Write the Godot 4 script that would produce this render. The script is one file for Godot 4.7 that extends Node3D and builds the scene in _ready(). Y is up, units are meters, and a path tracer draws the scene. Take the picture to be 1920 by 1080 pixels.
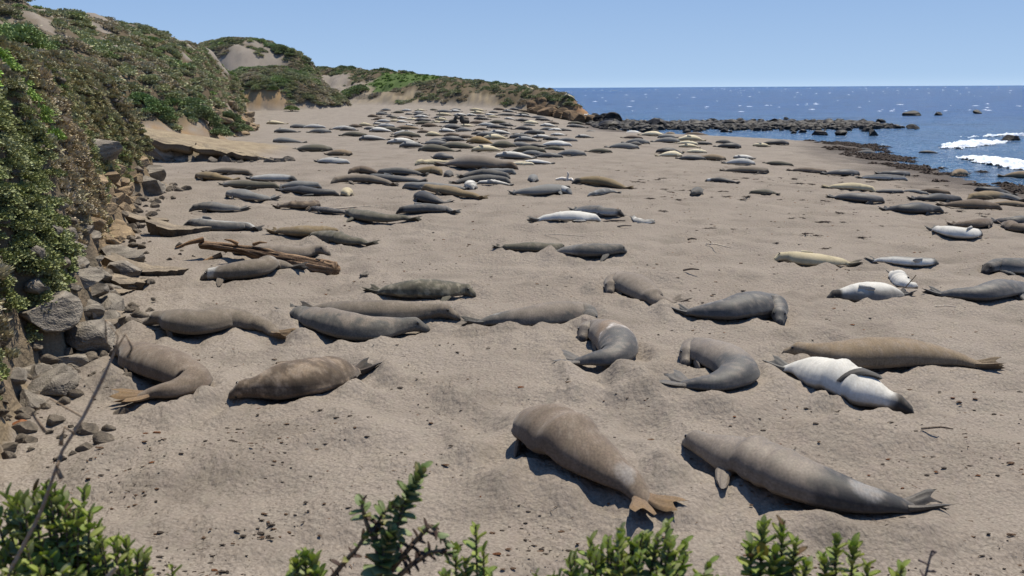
extends Node3D
# A beach of resting elephant seals under vegetated dunes. Units are metres, y is up, the sea level is SEA.

const EYE := 4.0
const SEA := -1.25
const PITCH := -12.7238
const ROLL := 0.3
const HALF_HEIGHT := 540.0 / 1663.0

const SHORE := [6, 27, 25, 27, 46, 25.5, 56, 26.3, 64, 27, 70, 28, 80, 31, 84, 31.5, 88, 23, 92, 18.5, 105, 14.5, 130, 12, 160, 12, 400, 12]
const BLUFF_FOOT := [-8, -4.2, 3, -4.6, 6, -5.1, 10.4, -6.1, 14, -7.0, 17, -8.1, 22.3, -10.2, 29.3, -13.0, 34, -14.3, 37.5, -14.9, 40, -18, 43, -26, 46, -40]
const RIDGE_FOOT := [25, -37, 38, -27, 46, -24.5, 58, -22.5, 66, -21, 75, -23.5, 85, -25, 95, -27.2, 104, -30.5, 115, -34.5, 130, -38, 145, -42]
const RIDGE_WIDTH := [30, 18, 60, 18, 85, 16, 95, 13.5, 104, 11, 115, 8, 130, 5.5, 150, 4]
const RIDGE_TOP := [20, 4, 40, 8.8, 60, 10.3, 85, 10.8, 110, 10.3, 130, 9.3, 138, 6.8, 147, 2.6, 155, 0]
const HEAD_FOOT := [-200, -230, -70, -190, -40, -168, -24, -160, -10, -152, 5, -145, 10, -141, 14, -138]
const HEAD_TOP := [-200, 13, -80, 9.5, -45, 8.4, -24, 7.0, -12, 5.6, 4, 3.7, 8.5, 2.7, 11.5, 0.9, 13.5, -2, 20, -6]
const HEAD_WIDTH := [-70, 42, -30, 30, -10, 18, 3, 9, 9, 4, 14, 3]
const MOUNDS := [[0.42, -8.72, 0.42, 0.17], [0.05, -8.45, 0.3, 0.1], [-4.65, -13.72, 0.42, 0.14], [-5.35, -18.75, 0.55, 0.2], [-0.6, -15.7, 0.4, 0.1], [0.3, -13.9, 0.5, 0.1], [-1.4, -11.4, 0.8, 0.12], [1.2, -11.4, 0.6, 0.12], [-8.4, -24.4, 0.7, 0.12], [2.7, -10.6, 0.5, 0.1], [0.7, -25.6, 0.5, 0.12], [4.1, -9.6, 0.7, 0.1], [-3.2, -9.2, 0.9, 0.1], [-1.9, -9.9, 0.6, 0.12]]

var TRAILS := []  # drag marks that seals have left: from x, z to x, z and the box round them

var rough_noise := FastNoiseLite.new()
var lump_noise := FastNoiseLite.new()
var ripple_noise := FastNoiseLite.new()
var cell_noise := FastNoiseLite.new()
var zone := 0
var zone_s := 0.0
var rng := RandomNumberGenerator.new()
var taken := {}
var V := PackedVector3Array()
var C := PackedColorArray()
var I := PackedInt32Array()
var mats := {}
var eye_spots := []


func _ready() -> void:
	rng.seed = 7
	set_camera_and_light()
	set_noises()
	for q in [[0.6, -9.6, 1.4, -11.8], [1.4, -11.8, 0.9, -13.4], [2.0, -8.6, 1.1, -12.3], [-2.4, -12.2, -0.4, -10.2], [-0.4, -10.2, 0.3, -8.4], [3.9, -10.6, 2.3, -9.4], [-3.4, -13.0, -3.9, -10.6], [5.6, -13.2, 4.2, -15.8], [-1.4, -17.0, 1.0, -18.8], [1.0, -18.8, 3.4, -18.2], [-4.9, -22.6, -3.0, -18.6], [5.0, -17.4, 7.0, -19.6], [3.0, -22.0, 6.0, -25.0], [-3.0, -26.0, -0.5, -23.0], [-4.2, -8.9, -2.2, -9.9]]:
		TRAILS.append([q[0], q[1], q[2], q[3], minf(q[0], q[2]) - 0.9, maxf(q[0], q[2]) + 0.9, minf(q[1], q[3]) - 0.9, maxf(q[1], q[3]) + 0.9])
	make_materials()
	build_ground()
	build_sea()
	build_reef()
	build_ledges()
	build_bluff_rocks()
	build_vegetation()
	build_seals()
	build_driftwood()
	build_shore_debris()
	build_foreground_plants()


func set_camera_and_light() -> void:
	var cam := Camera3D.new()
	cam.name = "camera"
	cam.fov = rad_to_deg(2.0 * atan(HALF_HEIGHT))
	cam.position = Vector3(0, EYE, 0)
	cam.basis = Basis(Vector3.RIGHT, deg_to_rad(PITCH)) * Basis(Vector3.BACK, deg_to_rad(-ROLL))
	cam.near = 0.1
	cam.far = 20000.0
	var lens := CameraAttributesPhysical.new()
	lens.frustum_focal_length = 12.0 / HALF_HEIGHT
	lens.frustum_focus_distance = 19.0
	lens.exposure_aperture = 4.0
	lens.frustum_near = 0.1
	lens.frustum_far = 20000.0
	cam.attributes = lens
	add_child(cam)
	cam.current = true
	var sky_mat := ProceduralSkyMaterial.new()
	sky_mat.sky_top_color = lin(0.072, 0.156, 0.35)
	sky_mat.sky_horizon_color = lin(0.236, 0.335, 0.465)
	sky_mat.sky_curve = 0.11
	sky_mat.ground_bottom_color = lin(0.12, 0.14, 0.16)
	sky_mat.ground_horizon_color = lin(0.36, 0.47, 0.6)
	sky_mat.sun_angle_max = 12.0
	var sky := Sky.new()
	sky.sky_material = sky_mat
	var env := Environment.new()
	env.background_mode = Environment.BG_SKY
	env.sky = sky
	env.tonemap_mode = Environment.TONE_MAPPER_LINEAR
	env.tonemap_exposure = 1.84
	env.sdfgi_enabled = true
	env.ssao_enabled = true
	env.ssil_enabled = true
	var we := WorldEnvironment.new()
	we.name = "surroundings"
	we.environment = env
	add_child(we)
	var sun := DirectionalLight3D.new()
	sun.name = "sun"
	sun.light_energy = 1.26
	sun.light_color = Color(1.0, 0.965, 0.9)
	sun.light_angular_distance = 0.5
	sun.shadow_enabled = true
	add_child(sun)
	sun.look_at_from_position(Vector3(0.24, 0.9, -0.34) * 50.0, Vector3.ZERO, Vector3.UP)


func set_noises() -> void:
	rough_noise.seed = 3
	rough_noise.noise_type = FastNoiseLite.TYPE_SIMPLEX_SMOOTH
	rough_noise.frequency = 1.0
	rough_noise.fractal_octaves = 3
	lump_noise.seed = 11
	lump_noise.noise_type = FastNoiseLite.TYPE_SIMPLEX_SMOOTH
	lump_noise.frequency = 1.0
	lump_noise.fractal_type = FastNoiseLite.FRACTAL_NONE
	ripple_noise.seed = 23
	ripple_noise.noise_type = FastNoiseLite.TYPE_SIMPLEX_SMOOTH
	ripple_noise.frequency = 1.0
	ripple_noise.fractal_type = FastNoiseLite.FRACTAL_RIDGED
	ripple_noise.fractal_octaves = 2
	cell_noise.seed = 5
	cell_noise.noise_type = FastNoiseLite.TYPE_CELLULAR
	cell_noise.frequency = 1.0
	cell_noise.fractal_type = FastNoiseLite.FRACTAL_NONE


# ------------------------------------------------------------------ helpers

func lin(r: float, g: float, b: float) -> Color:
	return Color(r, g, b).linear_to_srgb()


func table(t: Array, v: float) -> float:
	if v <= t[0]:
		return t[1]
	for i in range(2, t.size(), 2):
		if v <= t[i]:
			return lerpf(t[i - 1], t[i + 1], (v - t[i - 2]) / float(t[i] - t[i - 2]))
	return t[t.size() - 1]


func numbered(called: String) -> String:
	var n: int = taken.get(called, 0)
	taken[called] = n + 1
	return called if n == 0 else "%s_%03d" % [called, n]


func tag(o: Node, label: String, category: String, group := "") -> void:
	o.set_meta("label", label)
	o.set_meta("category", category)
	if group:
		o.set_meta("group", group)


func instance(called: String, mesh: Mesh, m: Material, parent: Node = null) -> MeshInstance3D:
	var o := MeshInstance3D.new()
	o.mesh = mesh
	o.material_override = m
	if parent == null:
		o.name = numbered(called)
		add_child(o, true)
	else:
		o.name = called
		parent.add_child(o, true)
	return o


func thing(called: String, at: Vector3, label: String, category: String, group := "") -> Node3D:
	var o := Node3D.new()
	o.name = numbered(called)
	o.position = at
	add_child(o, true)
	tag(o, label, category, group)
	return o


func begin() -> void:
	V = PackedVector3Array()
	C = PackedColorArray()
	I = PackedInt32Array()


func vert(p: Vector3, c: Color) -> int:
	V.append(p)
	C.append(c)
	return V.size() - 1


func quad(a: int, b: int, c: int, d: int) -> void:
	I.append_array(PackedInt32Array([a, b, c, a, c, d]))


func finish(flat := false) -> ArrayMesh:
	# smooth normals summed over the faces, or one normal to each face
	var n := PackedVector3Array()
	if flat:
		var v2 := PackedVector3Array()
		var c2 := PackedColorArray()
		for k in range(0, I.size(), 3):
			var p := V[I[k]]
			var q := V[I[k + 1]]
			var r := V[I[k + 2]]
			var f := (r - p).cross(q - p).normalized()
			v2.append_array(PackedVector3Array([p, q, r]))
			n.append_array(PackedVector3Array([f, f, f]))
			c2.append_array(PackedColorArray([C[I[k]], C[I[k + 1]], C[I[k + 2]]]))
		V = v2
		C = c2
		I = PackedInt32Array(range(V.size()))
	else:
		n.resize(V.size())
		for k in range(0, I.size(), 3):
			var a := I[k]
			var b := I[k + 1]
			var c := I[k + 2]
			var f := (V[c] - V[a]).cross(V[b] - V[a])
			n[a] += f
			n[b] += f
			n[c] += f
		for k in n.size():
			n[k] = n[k].normalized()
	var arr := []
	arr.resize(Mesh.ARRAY_MAX)
	arr[Mesh.ARRAY_VERTEX] = V
	arr[Mesh.ARRAY_NORMAL] = n
	arr[Mesh.ARRAY_COLOR] = C
	arr[Mesh.ARRAY_INDEX] = I
	var m := ArrayMesh.new()
	m.add_surface_from_arrays(Mesh.PRIMITIVE_TRIANGLES, arr)
	return m


func tube(path: PackedVector3Array, radii: PackedFloat32Array, sides: int, c0: Color, c1: Color, wobble := 0.0) -> void:
	var first := V.size()
	for i in path.size():
		var d := (path[mini(i + 1, path.size() - 1)] - path[maxi(i - 1, 0)]).normalized()
		var u := d.cross(Vector3.UP if absf(d.y) < 0.9 else Vector3.RIGHT).normalized()
		var w := u.cross(d)
		for k in sides:
			var ang := TAU * k / sides
			var r := radii[i] * (1.0 + wobble * rough_noise.get_noise_3d(i * 0.9, k * 2.3, first * 0.37))
			vert(path[i] + (u * cos(ang) + w * sin(ang)) * r, c0.lerp(c1, rng.randf()))
	for i in path.size() - 1:
		for k in sides:
			var k2 := (k + 1) % sides
			quad(first + i * sides + k, first + (i + 1) * sides + k, first + (i + 1) * sides + k2, first + i * sides + k2)
	for e in 2:
		var row: int = first + (0 if e == 0 else (path.size() - 1) * sides)
		var mid := vert(path[0 if e == 0 else path.size() - 1], c0)
		for k in sides:
			var a := row + k
			var b := row + (k + 1) % sides
			I.append_array(PackedInt32Array([mid, a, b] if e == 0 else [mid, b, a]))


func gauss(x: float, w: float) -> float:
	return exp(-(x / w) * (x / w))


# ------------------------------------------------------------------ materials

func noise_texture(freq: float, octaves: int, low: Color, high: Color, seed_value: int, size := 512, kind := FastNoiseLite.TYPE_SIMPLEX_SMOOTH) -> NoiseTexture2D:
	var n := FastNoiseLite.new()
	n.noise_type = kind
	n.frequency = freq
	n.fractal_octaves = octaves
	n.seed = seed_value
	var ramp := Gradient.new()
	ramp.set_color(0, low)
	ramp.set_color(1, high)
	var t := NoiseTexture2D.new()
	t.width = size
	t.height = size
	t.seamless = true
	t.noise = n
	t.color_ramp = ramp
	return t


func coat_material(rough: float, spec: float, rim: float) -> StandardMaterial3D:
	var m := StandardMaterial3D.new()
	m.vertex_color_use_as_albedo = true
	m.roughness = rough
	m.metallic_specular = spec
	m.rim_enabled = rim > 0.0
	m.rim = rim
	m.rim_tint = 0.6
	m.albedo_texture = noise_texture(0.035, 4, Color(0.66, 0.66, 0.66), Color(1, 1, 1), 8)
	m.uv1_triplanar = true
	m.uv1_scale = Vector3(1.6, 1.6, 1.6)
	m.heightmap_enabled = true
	m.heightmap_texture = noise_texture(0.16, 4, Color.BLACK, Color.WHITE, 9)
	m.heightmap_scale = 0.3
	return m


func make_materials() -> void:
	var sand := StandardMaterial3D.new()
	sand.vertex_color_use_as_albedo = true
	sand.roughness = 0.95
	sand.metallic_specular = 0.2
	sand.albedo_texture = noise_texture(0.05, 5, Color(0.72, 0.71, 0.7), Color(1, 1, 1), 31, 1024)
	sand.uv1_triplanar = true
	sand.uv1_world_triplanar = true
	sand.uv1_scale = Vector3(0.42, 0.42, 0.42)
	sand.heightmap_enabled = true
	sand.heightmap_texture = noise_texture(0.02, 6, Color.BLACK, Color.WHITE, 41, 1024)
	sand.heightmap_scale = 3.2
	mats.sand = sand
	mats.fur = coat_material(0.82, 0.28, 0.25)
	mats.sleek = coat_material(0.6, 0.4, 0.15)
	mats.pale_fur = coat_material(0.85, 0.25, 0.2)
	mats.pale_fur.albedo_texture = noise_texture(0.035, 4, Color(0.86, 0.85, 0.83), Color(1, 1, 1), 8)
	var rock := StandardMaterial3D.new()
	rock.vertex_color_use_as_albedo = true
	rock.roughness = 0.9
	rock.metallic_specular = 0.3
	rock.albedo_texture = noise_texture(0.03, 5, Color(0.7, 0.7, 0.7), Color(1, 1, 1), 52)
	rock.uv1_triplanar = true
	rock.uv1_scale = Vector3(0.8, 0.8, 0.8)
	rock.heightmap_enabled = true
	rock.heightmap_texture = noise_texture(0.03, 5, Color.BLACK, Color.WHITE, 53)
	rock.heightmap_scale = 1.6
	mats.rock = rock
	var wet: StandardMaterial3D = rock.duplicate()
	wet.roughness = 0.55
	mats.wet_rock = wet
	var leaf := StandardMaterial3D.new()
	leaf.vertex_color_use_as_albedo = true
	leaf.roughness = 0.55
	leaf.metallic_specular = 0.35
	leaf.backlight_enabled = true
	leaf.backlight = Color(0.95, 1.0, 0.35)
	mats.leaf = leaf
	var scrub: StandardMaterial3D = leaf.duplicate()
	scrub.roughness = 0.8
	scrub.metallic_specular = 0.2
	scrub.backlight = Color(0.26, 0.26, 0.14)
	mats.scrub = scrub
	var wood := StandardMaterial3D.new()
	wood.vertex_color_use_as_albedo = true
	wood.roughness = 0.9
	wood.metallic_specular = 0.2
	wood.heightmap_enabled = true
	wood.heightmap_texture = noise_texture(0.04, 4, Color.BLACK, Color.WHITE, 60)
	wood.heightmap_scale = 2.0
	wood.uv1_triplanar = true
	wood.uv1_scale = Vector3(1, 1, 1)
	mats.wood = wood
	var water := StandardMaterial3D.new()
	water.vertex_color_use_as_albedo = true
	water.roughness = 0.22
	water.metallic_specular = 0.32
	water.uv1_triplanar = true
	water.uv1_world_triplanar = true
	water.uv1_scale = Vector3(0.045, 0.045, 0.045)
	water.heightmap_enabled = true
	water.heightmap_texture = noise_texture(0.02, 5, Color.BLACK, Color.WHITE, 71, 1024)
	water.heightmap_scale = 70.0
	water.albedo_texture = noise_texture(0.012, 4, Color(0.7, 0.76, 0.82), Color(1, 1, 1), 72, 512)
	mats.water = water
	var foam := StandardMaterial3D.new()
	foam.vertex_color_use_as_albedo = true
	foam.roughness = 0.9
	foam.albedo_color = lin(0.62, 0.65, 0.68)
	mats.foam = foam
	var eye := StandardMaterial3D.new()
	eye.albedo_color = lin(0.006, 0.005, 0.004)
	eye.roughness = 0.15
	mats.eye = eye


# ------------------------------------------------------------------ the lie of the land

func beach(x: float, z: float) -> float:
	var s := (x - (table(SHORE, -z) - 26.0)) / 26.0
	if s <= 0.0:
		return 0.0
	if s <= 1.0:
		return SEA * pow(s, 1.5)
	return SEA - (s - 1.0) * 26.0 * 0.055


func rise(x: float, z: float) -> float:
	return 1.1 * smoothstep(0.0, 1.0, (-z - 112.0) / 40.0) * clampf((12.0 - x) / 12.0, 0.0, 1.0)


func bare(x: float, z: float) -> float:
	return beach(x, z) + rise(x, z)


func sand_relief(x: float, z: float) -> float:
	var far := clampf(1.0 + (z + 20.0) / 90.0, 0.15, 1.0)
	var h := 0.06 * lump_noise.get_noise_2d(x * 0.42 + 0.1 * z, z * 0.55) + 0.042 * lump_noise.get_noise_2d(x * 0.95 + 5.0, z * 1.15)
	h += 0.075 * ripple_noise.get_noise_2d(x * 0.16 + z * 0.06, z * 0.62 + x * 0.05)
	var churn := smoothstep(-0.35, 0.4, lump_noise.get_noise_2d(x * 0.33 + 60.0, z * 0.4))
	h += churn * 0.075 * rough_noise.get_noise_2d(x * 2.1, z * 2.6) + churn * 0.03 * minf(0.0, lump_noise.get_noise_2d(x * 7.0, z * 7.0) + 0.2)
	for m in MOUNDS:
		var dx: float = (x - m[0]) / m[2]
		var dz: float = (z - m[1]) / m[2]
		var r := dx * dx * 0.6 + dz * dz * 1.6
		if r < 5.0:
			h += m[3] * exp(-r)
	for q in TRAILS:
		if x < q[4] or x > q[5] or z < q[6] or z > q[7]:
			continue
		var a := Vector2(q[0], q[1])
		var d := Vector2(x, z).distance_to(Geometry2D.get_closest_point_to_segment(Vector2(x, z), a, Vector2(q[2], q[3])))
		h += (-0.075 * gauss(d, 0.26) + 0.065 * gauss(d - 0.42, 0.13)) * (0.7 + 0.6 * lump_noise.get_noise_2d(x * 1.7, z * 1.7))
	return h * far


func ground(x: float, z: float) -> float:
	zone = 0
	zone_s = 0.0
	var base := bare(x, z) + sand_relief(x, z)
	var h := base
	# the bluff the viewer stands on
	if z > -6.5:
		var b := minf(2.3, 2.3 - 0.8 * (-2.4 - z)) + 0.1 * rough_noise.get_noise_2d(x * 0.9, z * 0.9)
		if b > h:
			h = b
			zone = 7
	if x < 16.0:
		if z > -47.0 and x < -3.5:
			var d := table(BLUFF_FOOT, -z) - x + 0.35 * lump_noise.get_noise_2d(x * 0.5, z * 0.45) + 0.16 * rough_noise.get_noise_2d(x * 1.6, z * 1.6)
			if d > 0.0:
				var b := 5.3 * (1.0 - exp(-pow(d / 1.0, 1.4))) * smoothstep(-42.5, -37.0, z)
				b += (0.4 * rough_noise.get_noise_2d(x * 0.7, z * 0.7) + 0.15 * cell_noise.get_noise_2d(x * 1.3, z * 1.3)) * (1.0 - exp(-d * 1.5))
				b -= 1.6 * smoothstep(5.0, 11.0, d)
				b = base * exp(-d) + b
				if b > h:
					h = b
					zone = 1
					zone_s = d
		if z < -22.0 and z > -160.0 and x < -17.0:
			var s := (table(RIDGE_FOOT, -z) - x + 0.8 * lump_noise.get_noise_2d(x * 0.2, z * 0.2)) / table(RIDGE_WIDTH, -z)
			if s > 0.0:
				var sc := minf(s, 1.0)
				var top := table(RIDGE_TOP, -z)
				var b := top * (1.0 - pow(1.0 - sc, 1.7)) + base * (1.0 - sc)
				b += (0.7 * rough_noise.get_noise_2d(x * 0.16, z * 0.16) + 0.3 * rough_noise.get_noise_2d(x * 0.5, z * 0.5)) * minf(sc * 4.0, 1.0) * minf(top / 6.0, 1.0)
				b += 0.9 * smoothstep(1.3, 3.0, s)
				if b > h:
					h = b
					zone = 2
					zone_s = s
		if z < -49.0 and z > -70.0 and x < -12.0 and x > -32.0:
			# the sandstone terrace that juts from the dune foot
			var edge := -50.9 + 0.5 * rough_noise.get_noise_2d(x * 0.8, 3.0)
			var t := clampf((-13.6 - x) * 0.17, 0.0, 1.9) * smoothstep(edge + 0.25, edge - 0.25, z) * smoothstep(-68.0, -56.0, z)
			t += 0.07 * rough_noise.get_noise_2d(x * 0.5, z * 1.4) * minf(t * 3.0, 1.0)
			if t + base > h and t > 0.02:
				h = t + base
				zone = 6
				zone_s = t
		if z < -130.0 and x < -20.0:
			var r := Vector2((x + 40.0) / 12.5, (z + 150.0) / 12.5).length_squared() * (1.0 + 0.15 * lump_noise.get_noise_2d(x * 0.15, z * 0.15))
			if r < 1.0:
				var b := 6.4 * pow(1.0 - r, 0.72) + base + 0.4 * rough_noise.get_noise_2d(x * 0.35, z * 0.35)
				if b > h:
					h = b
					zone = 3
					zone_s = b - base
			r = Vector2((x + 56.0) / 20.0, (z + 190.0) / 17.0).length_squared() * (1.0 + 0.2 * lump_noise.get_noise_2d(x * 0.1, z * 0.1))
			if r < 1.0:
				var b := 13.2 * pow(1.0 - r, 0.75) + base + 0.6 * rough_noise.get_noise_2d(x * 0.25, z * 0.25)
				if b > h:
					h = b
					zone = 4
					zone_s = b - base
		if z < -134.0:
			var d := table(HEAD_FOOT, x) - z + 1.6 * rough_noise.get_noise_2d(x * 0.16, z * 0.1)
			if d > 0.0:
				var s := minf(d / table(HEAD_WIDTH, x), 1.0)
				var curve := lerpf(1.0 - pow(1.0 - s, 2.4), smoothstep(0.0, 1.0, s), clampf((-x - 12.0) / 20.0, 0.0, 1.0))
				var b := table(HEAD_TOP, x) * curve + base * (1.0 - curve)
				b += (0.7 * rough_noise.get_noise_2d(x * 0.18, z * 0.18) + 0.45 * rough_noise.get_noise_2d(x * 0.6, z * 0.3)) * minf(s * 3.0, 1.0)
				if b > h:
					h = b
					zone = 5
					zone_s = s
	return h


func veg(x: float, z: float, h: float) -> float:
	# how densely plants cover the ground there; ground() has just been called for it
	var n := lump_noise.get_noise_2d(x * 0.13 + 7.0, z * 0.13) + 0.5 * rough_noise.get_noise_2d(x * 0.35, z * 0.35)
	match zone:
		1:
			var low := 0.34 if z > -13.0 else 0.5 if z > -19.0 else 0.42
			return smoothstep(low - 0.3, low + 0.3, zone_s + 0.35 * n) * (1.0 if zone_s < 4.5 else smoothstep(0.75, 0.2, n + smoothstep(4.5, 9.0, zone_s)))
		2:
			var v := smoothstep(0.07, 0.13, zone_s + 0.05 * n)
			if zone_s > 0.45:
				v *= smoothstep(0.42, 0.2, n)
			v *= 1.0 - gauss(x + 33.5, 3.2) * gauss(z + 54.0, 9.0)
			return v
		3:
			return smoothstep(0.8, 1.5, zone_s + n) * (1.0 - smoothstep(0.25, 0.6, gauss(x + 39.0, 6.0) * gauss(z + 138.5, 2.6) * (1.0 + 0.7 * n) * smoothstep(4.0, 2.4, zone_s)))
		4:
			var face := smoothstep(-190.0, -182.0, z) * smoothstep(4.5, 6.5, zone_s + 1.5 * n) * smoothstep(10.8, 9.4, zone_s + 1.5 * n) * smoothstep(-43.0, -47.0, x)
			return smoothstep(0.5, 1.2, zone_s) * (1.0 - face) * smoothstep(-0.75, -0.35, n)
		5:
			if x < -26.0:
				return smoothstep(0.74, 0.84, zone_s + 0.16 * n + clampf((x + 38.0) * 0.022, 0.0, 0.3))
			var start := 0.14
			return smoothstep(start, start + 0.12, zone_s + 0.26 * n) * smoothstep(11.5, 9.0, x + 0.6 * n)
		7:
			return 0.2
	return 0.0


func build_ground() -> void:
	const ROWS := 620
	const COLS := 520
	begin()
	V.resize(ROWS * COLS)
	C.resize(ROWS * COLS)
	var row_z := PackedFloat32Array()
	for i in ROWS:
		var z := 6.0 - 9.0 * (exp(i * 0.00567) - 1.0)
		row_z.append(z)
		var half := 11.0 + 1.0 * absf(z)
		for j in COLS:
			var u := 2.0 * j / (COLS - 1.0) - 1.0
			var x := half * (u * 0.62 + 0.38 * u * u * u) - 0.03 * absf(z)
			var h := ground(x, z)
			V[i * COLS + j] = Vector3(x, h, z)
			C[i * COLS + j] = ground_color(x, z, h)
	# sand scooped and pushed up along the nearest seals
	for s in SEALS:
		if s[3] < -24.0:
			continue
		var pts: Array = s[4]
		var reach := 1.0
		for i in ROWS:
			if absf(row_z[i] - s[3]) > 2.8:
				continue
			for j in COLS:
				var p := V[i * COLS + j]
				if absf(p.x - s[2]) > 3.2:
					continue
				var best := 9.0
				for k in range(2, pts.size() - 4, 2):
					var a := Vector2(pts[k] + s[2], pts[k + 1] + s[3])
					var b := Vector2(pts[k + 2] + s[2], pts[k + 3] + s[3])
					best = minf(best, Vector2(p.x, p.z).distance_to(Geometry2D.get_closest_point_to_segment(Vector2(p.x, p.z), a, b)))
				if best < reach:
					var n := 0.55 + 0.9 * lump_noise.get_noise_2d(p.x * 1.3, p.z * 1.3)
					p.y += 0.115 * gauss(best - 0.5, 0.18) * n + 0.02 * gauss(best - 0.5, 0.3) * rough_noise.get_noise_2d(p.x * 5.0, p.z * 5.0)
					V[i * COLS + j] = p
	for i in ROWS - 1:
		for j in COLS - 1:
			quad(i * COLS + j, i * COLS + j + 1, (i + 1) * COLS + j + 1, (i + 1) * COLS + j)
	var o := instance("sand_ground", finish(), mats.sand)
	o.set_meta("kind", "structure")
	tag(o, "grey brown beach sand rising into the dunes", "ground")
	o.remove_meta("category")


func ground_color(x: float, z: float, h: float) -> Color:
	var n := rough_noise.get_noise_2d(x * 0.25, z * 0.25)
	var n2 := rough_noise.get_noise_2d(x * 0.9 + 40.0, z * 0.9)
	var sand := Color(0.238, 0.205, 0.171)
	sand = sand.lerp(Color(0.278, 0.242, 0.204), 0.5 + 0.8 * n)
	if z < -40.0:
		sand = sand.lerp(Color(0.285, 0.255, 0.22), smoothstep(-40.0, -100.0, z) * 0.6)
	sand = sand.lerp(sand * 0.8, clampf(1.9 * rough_noise.get_noise_2d(x * 0.55 + 9.0, z * 0.8) - 0.1, 0.0, 1.0))
	if h < -0.75:
		var w := smoothstep(-0.75, -1.15, h + 0.12 * n)
		sand = sand.lerp(Color(0.11, 0.095, 0.085), w)
	if zone == 0:
		return sand
	var v := veg(x, z, h)
	var soil := Color(0.11, 0.088, 0.058).lerp(Color(0.15, 0.12, 0.08), 0.5 + n2)
	match zone:
		1:
			var rock := Color(0.14, 0.118, 0.09).lerp(Color(0.28, 0.215, 0.14), clampf(0.35 + 0.9 * n2, 0.0, 1.0))
			if z < -18.0:
				rock = rock.lerp(Color(0.27, 0.2, 0.125), 0.5)
			if zone_s > 5.0:
				rock = sand
			return rock.lerp(soil, v * 0.8)
		2:
			var bare_c := sand.lerp(Color(0.3, 0.2, 0.11), smoothstep(0.22, 0.05, zone_s) * (0.5 + n2))
			return bare_c.lerp(soil, v)
		3:
			var ochre := Color(0.46, 0.3, 0.14).lerp(Color(0.38, 0.29, 0.19), 0.5 + n2)
			return sand.lerp(ochre, smoothstep(0.3, 1.2, zone_s)).lerp(soil, v)
		4:
			return sand.lerp(soil, v)
		5:
			var cliff := Color(0.3, 0.245, 0.165).lerp(Color(0.2, 0.17, 0.13), clampf(0.5 + 1.4 * rough_noise.get_noise_2d(x * 0.9, h * 0.4), 0.0, 1.0))
			if x > 3.0:
				cliff = cliff.lerp(Color(0.38, 0.2, 0.09), 0.65)
			cliff = sand.lerp(cliff, smoothstep(-36.0, -20.0, x) * smoothstep(0.0, 0.12, zone_s))
			return cliff.lerp(Color(0.09, 0.13, 0.045) if gauss(x + 20.0, 9.0) * gauss(z + 176.0, 8.0) > 0.4 else soil, v)
		6:
			var slab := Color(0.34, 0.28, 0.19).lerp(Color(0.25, 0.2, 0.14), 0.5 + n2)
			return sand.lerp(slab, smoothstep(0.05, 0.4, zone_s))
		7:
			return Color(0.2, 0.16, 0.12)
	return sand


# ------------------------------------------------------------------ the sea

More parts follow.
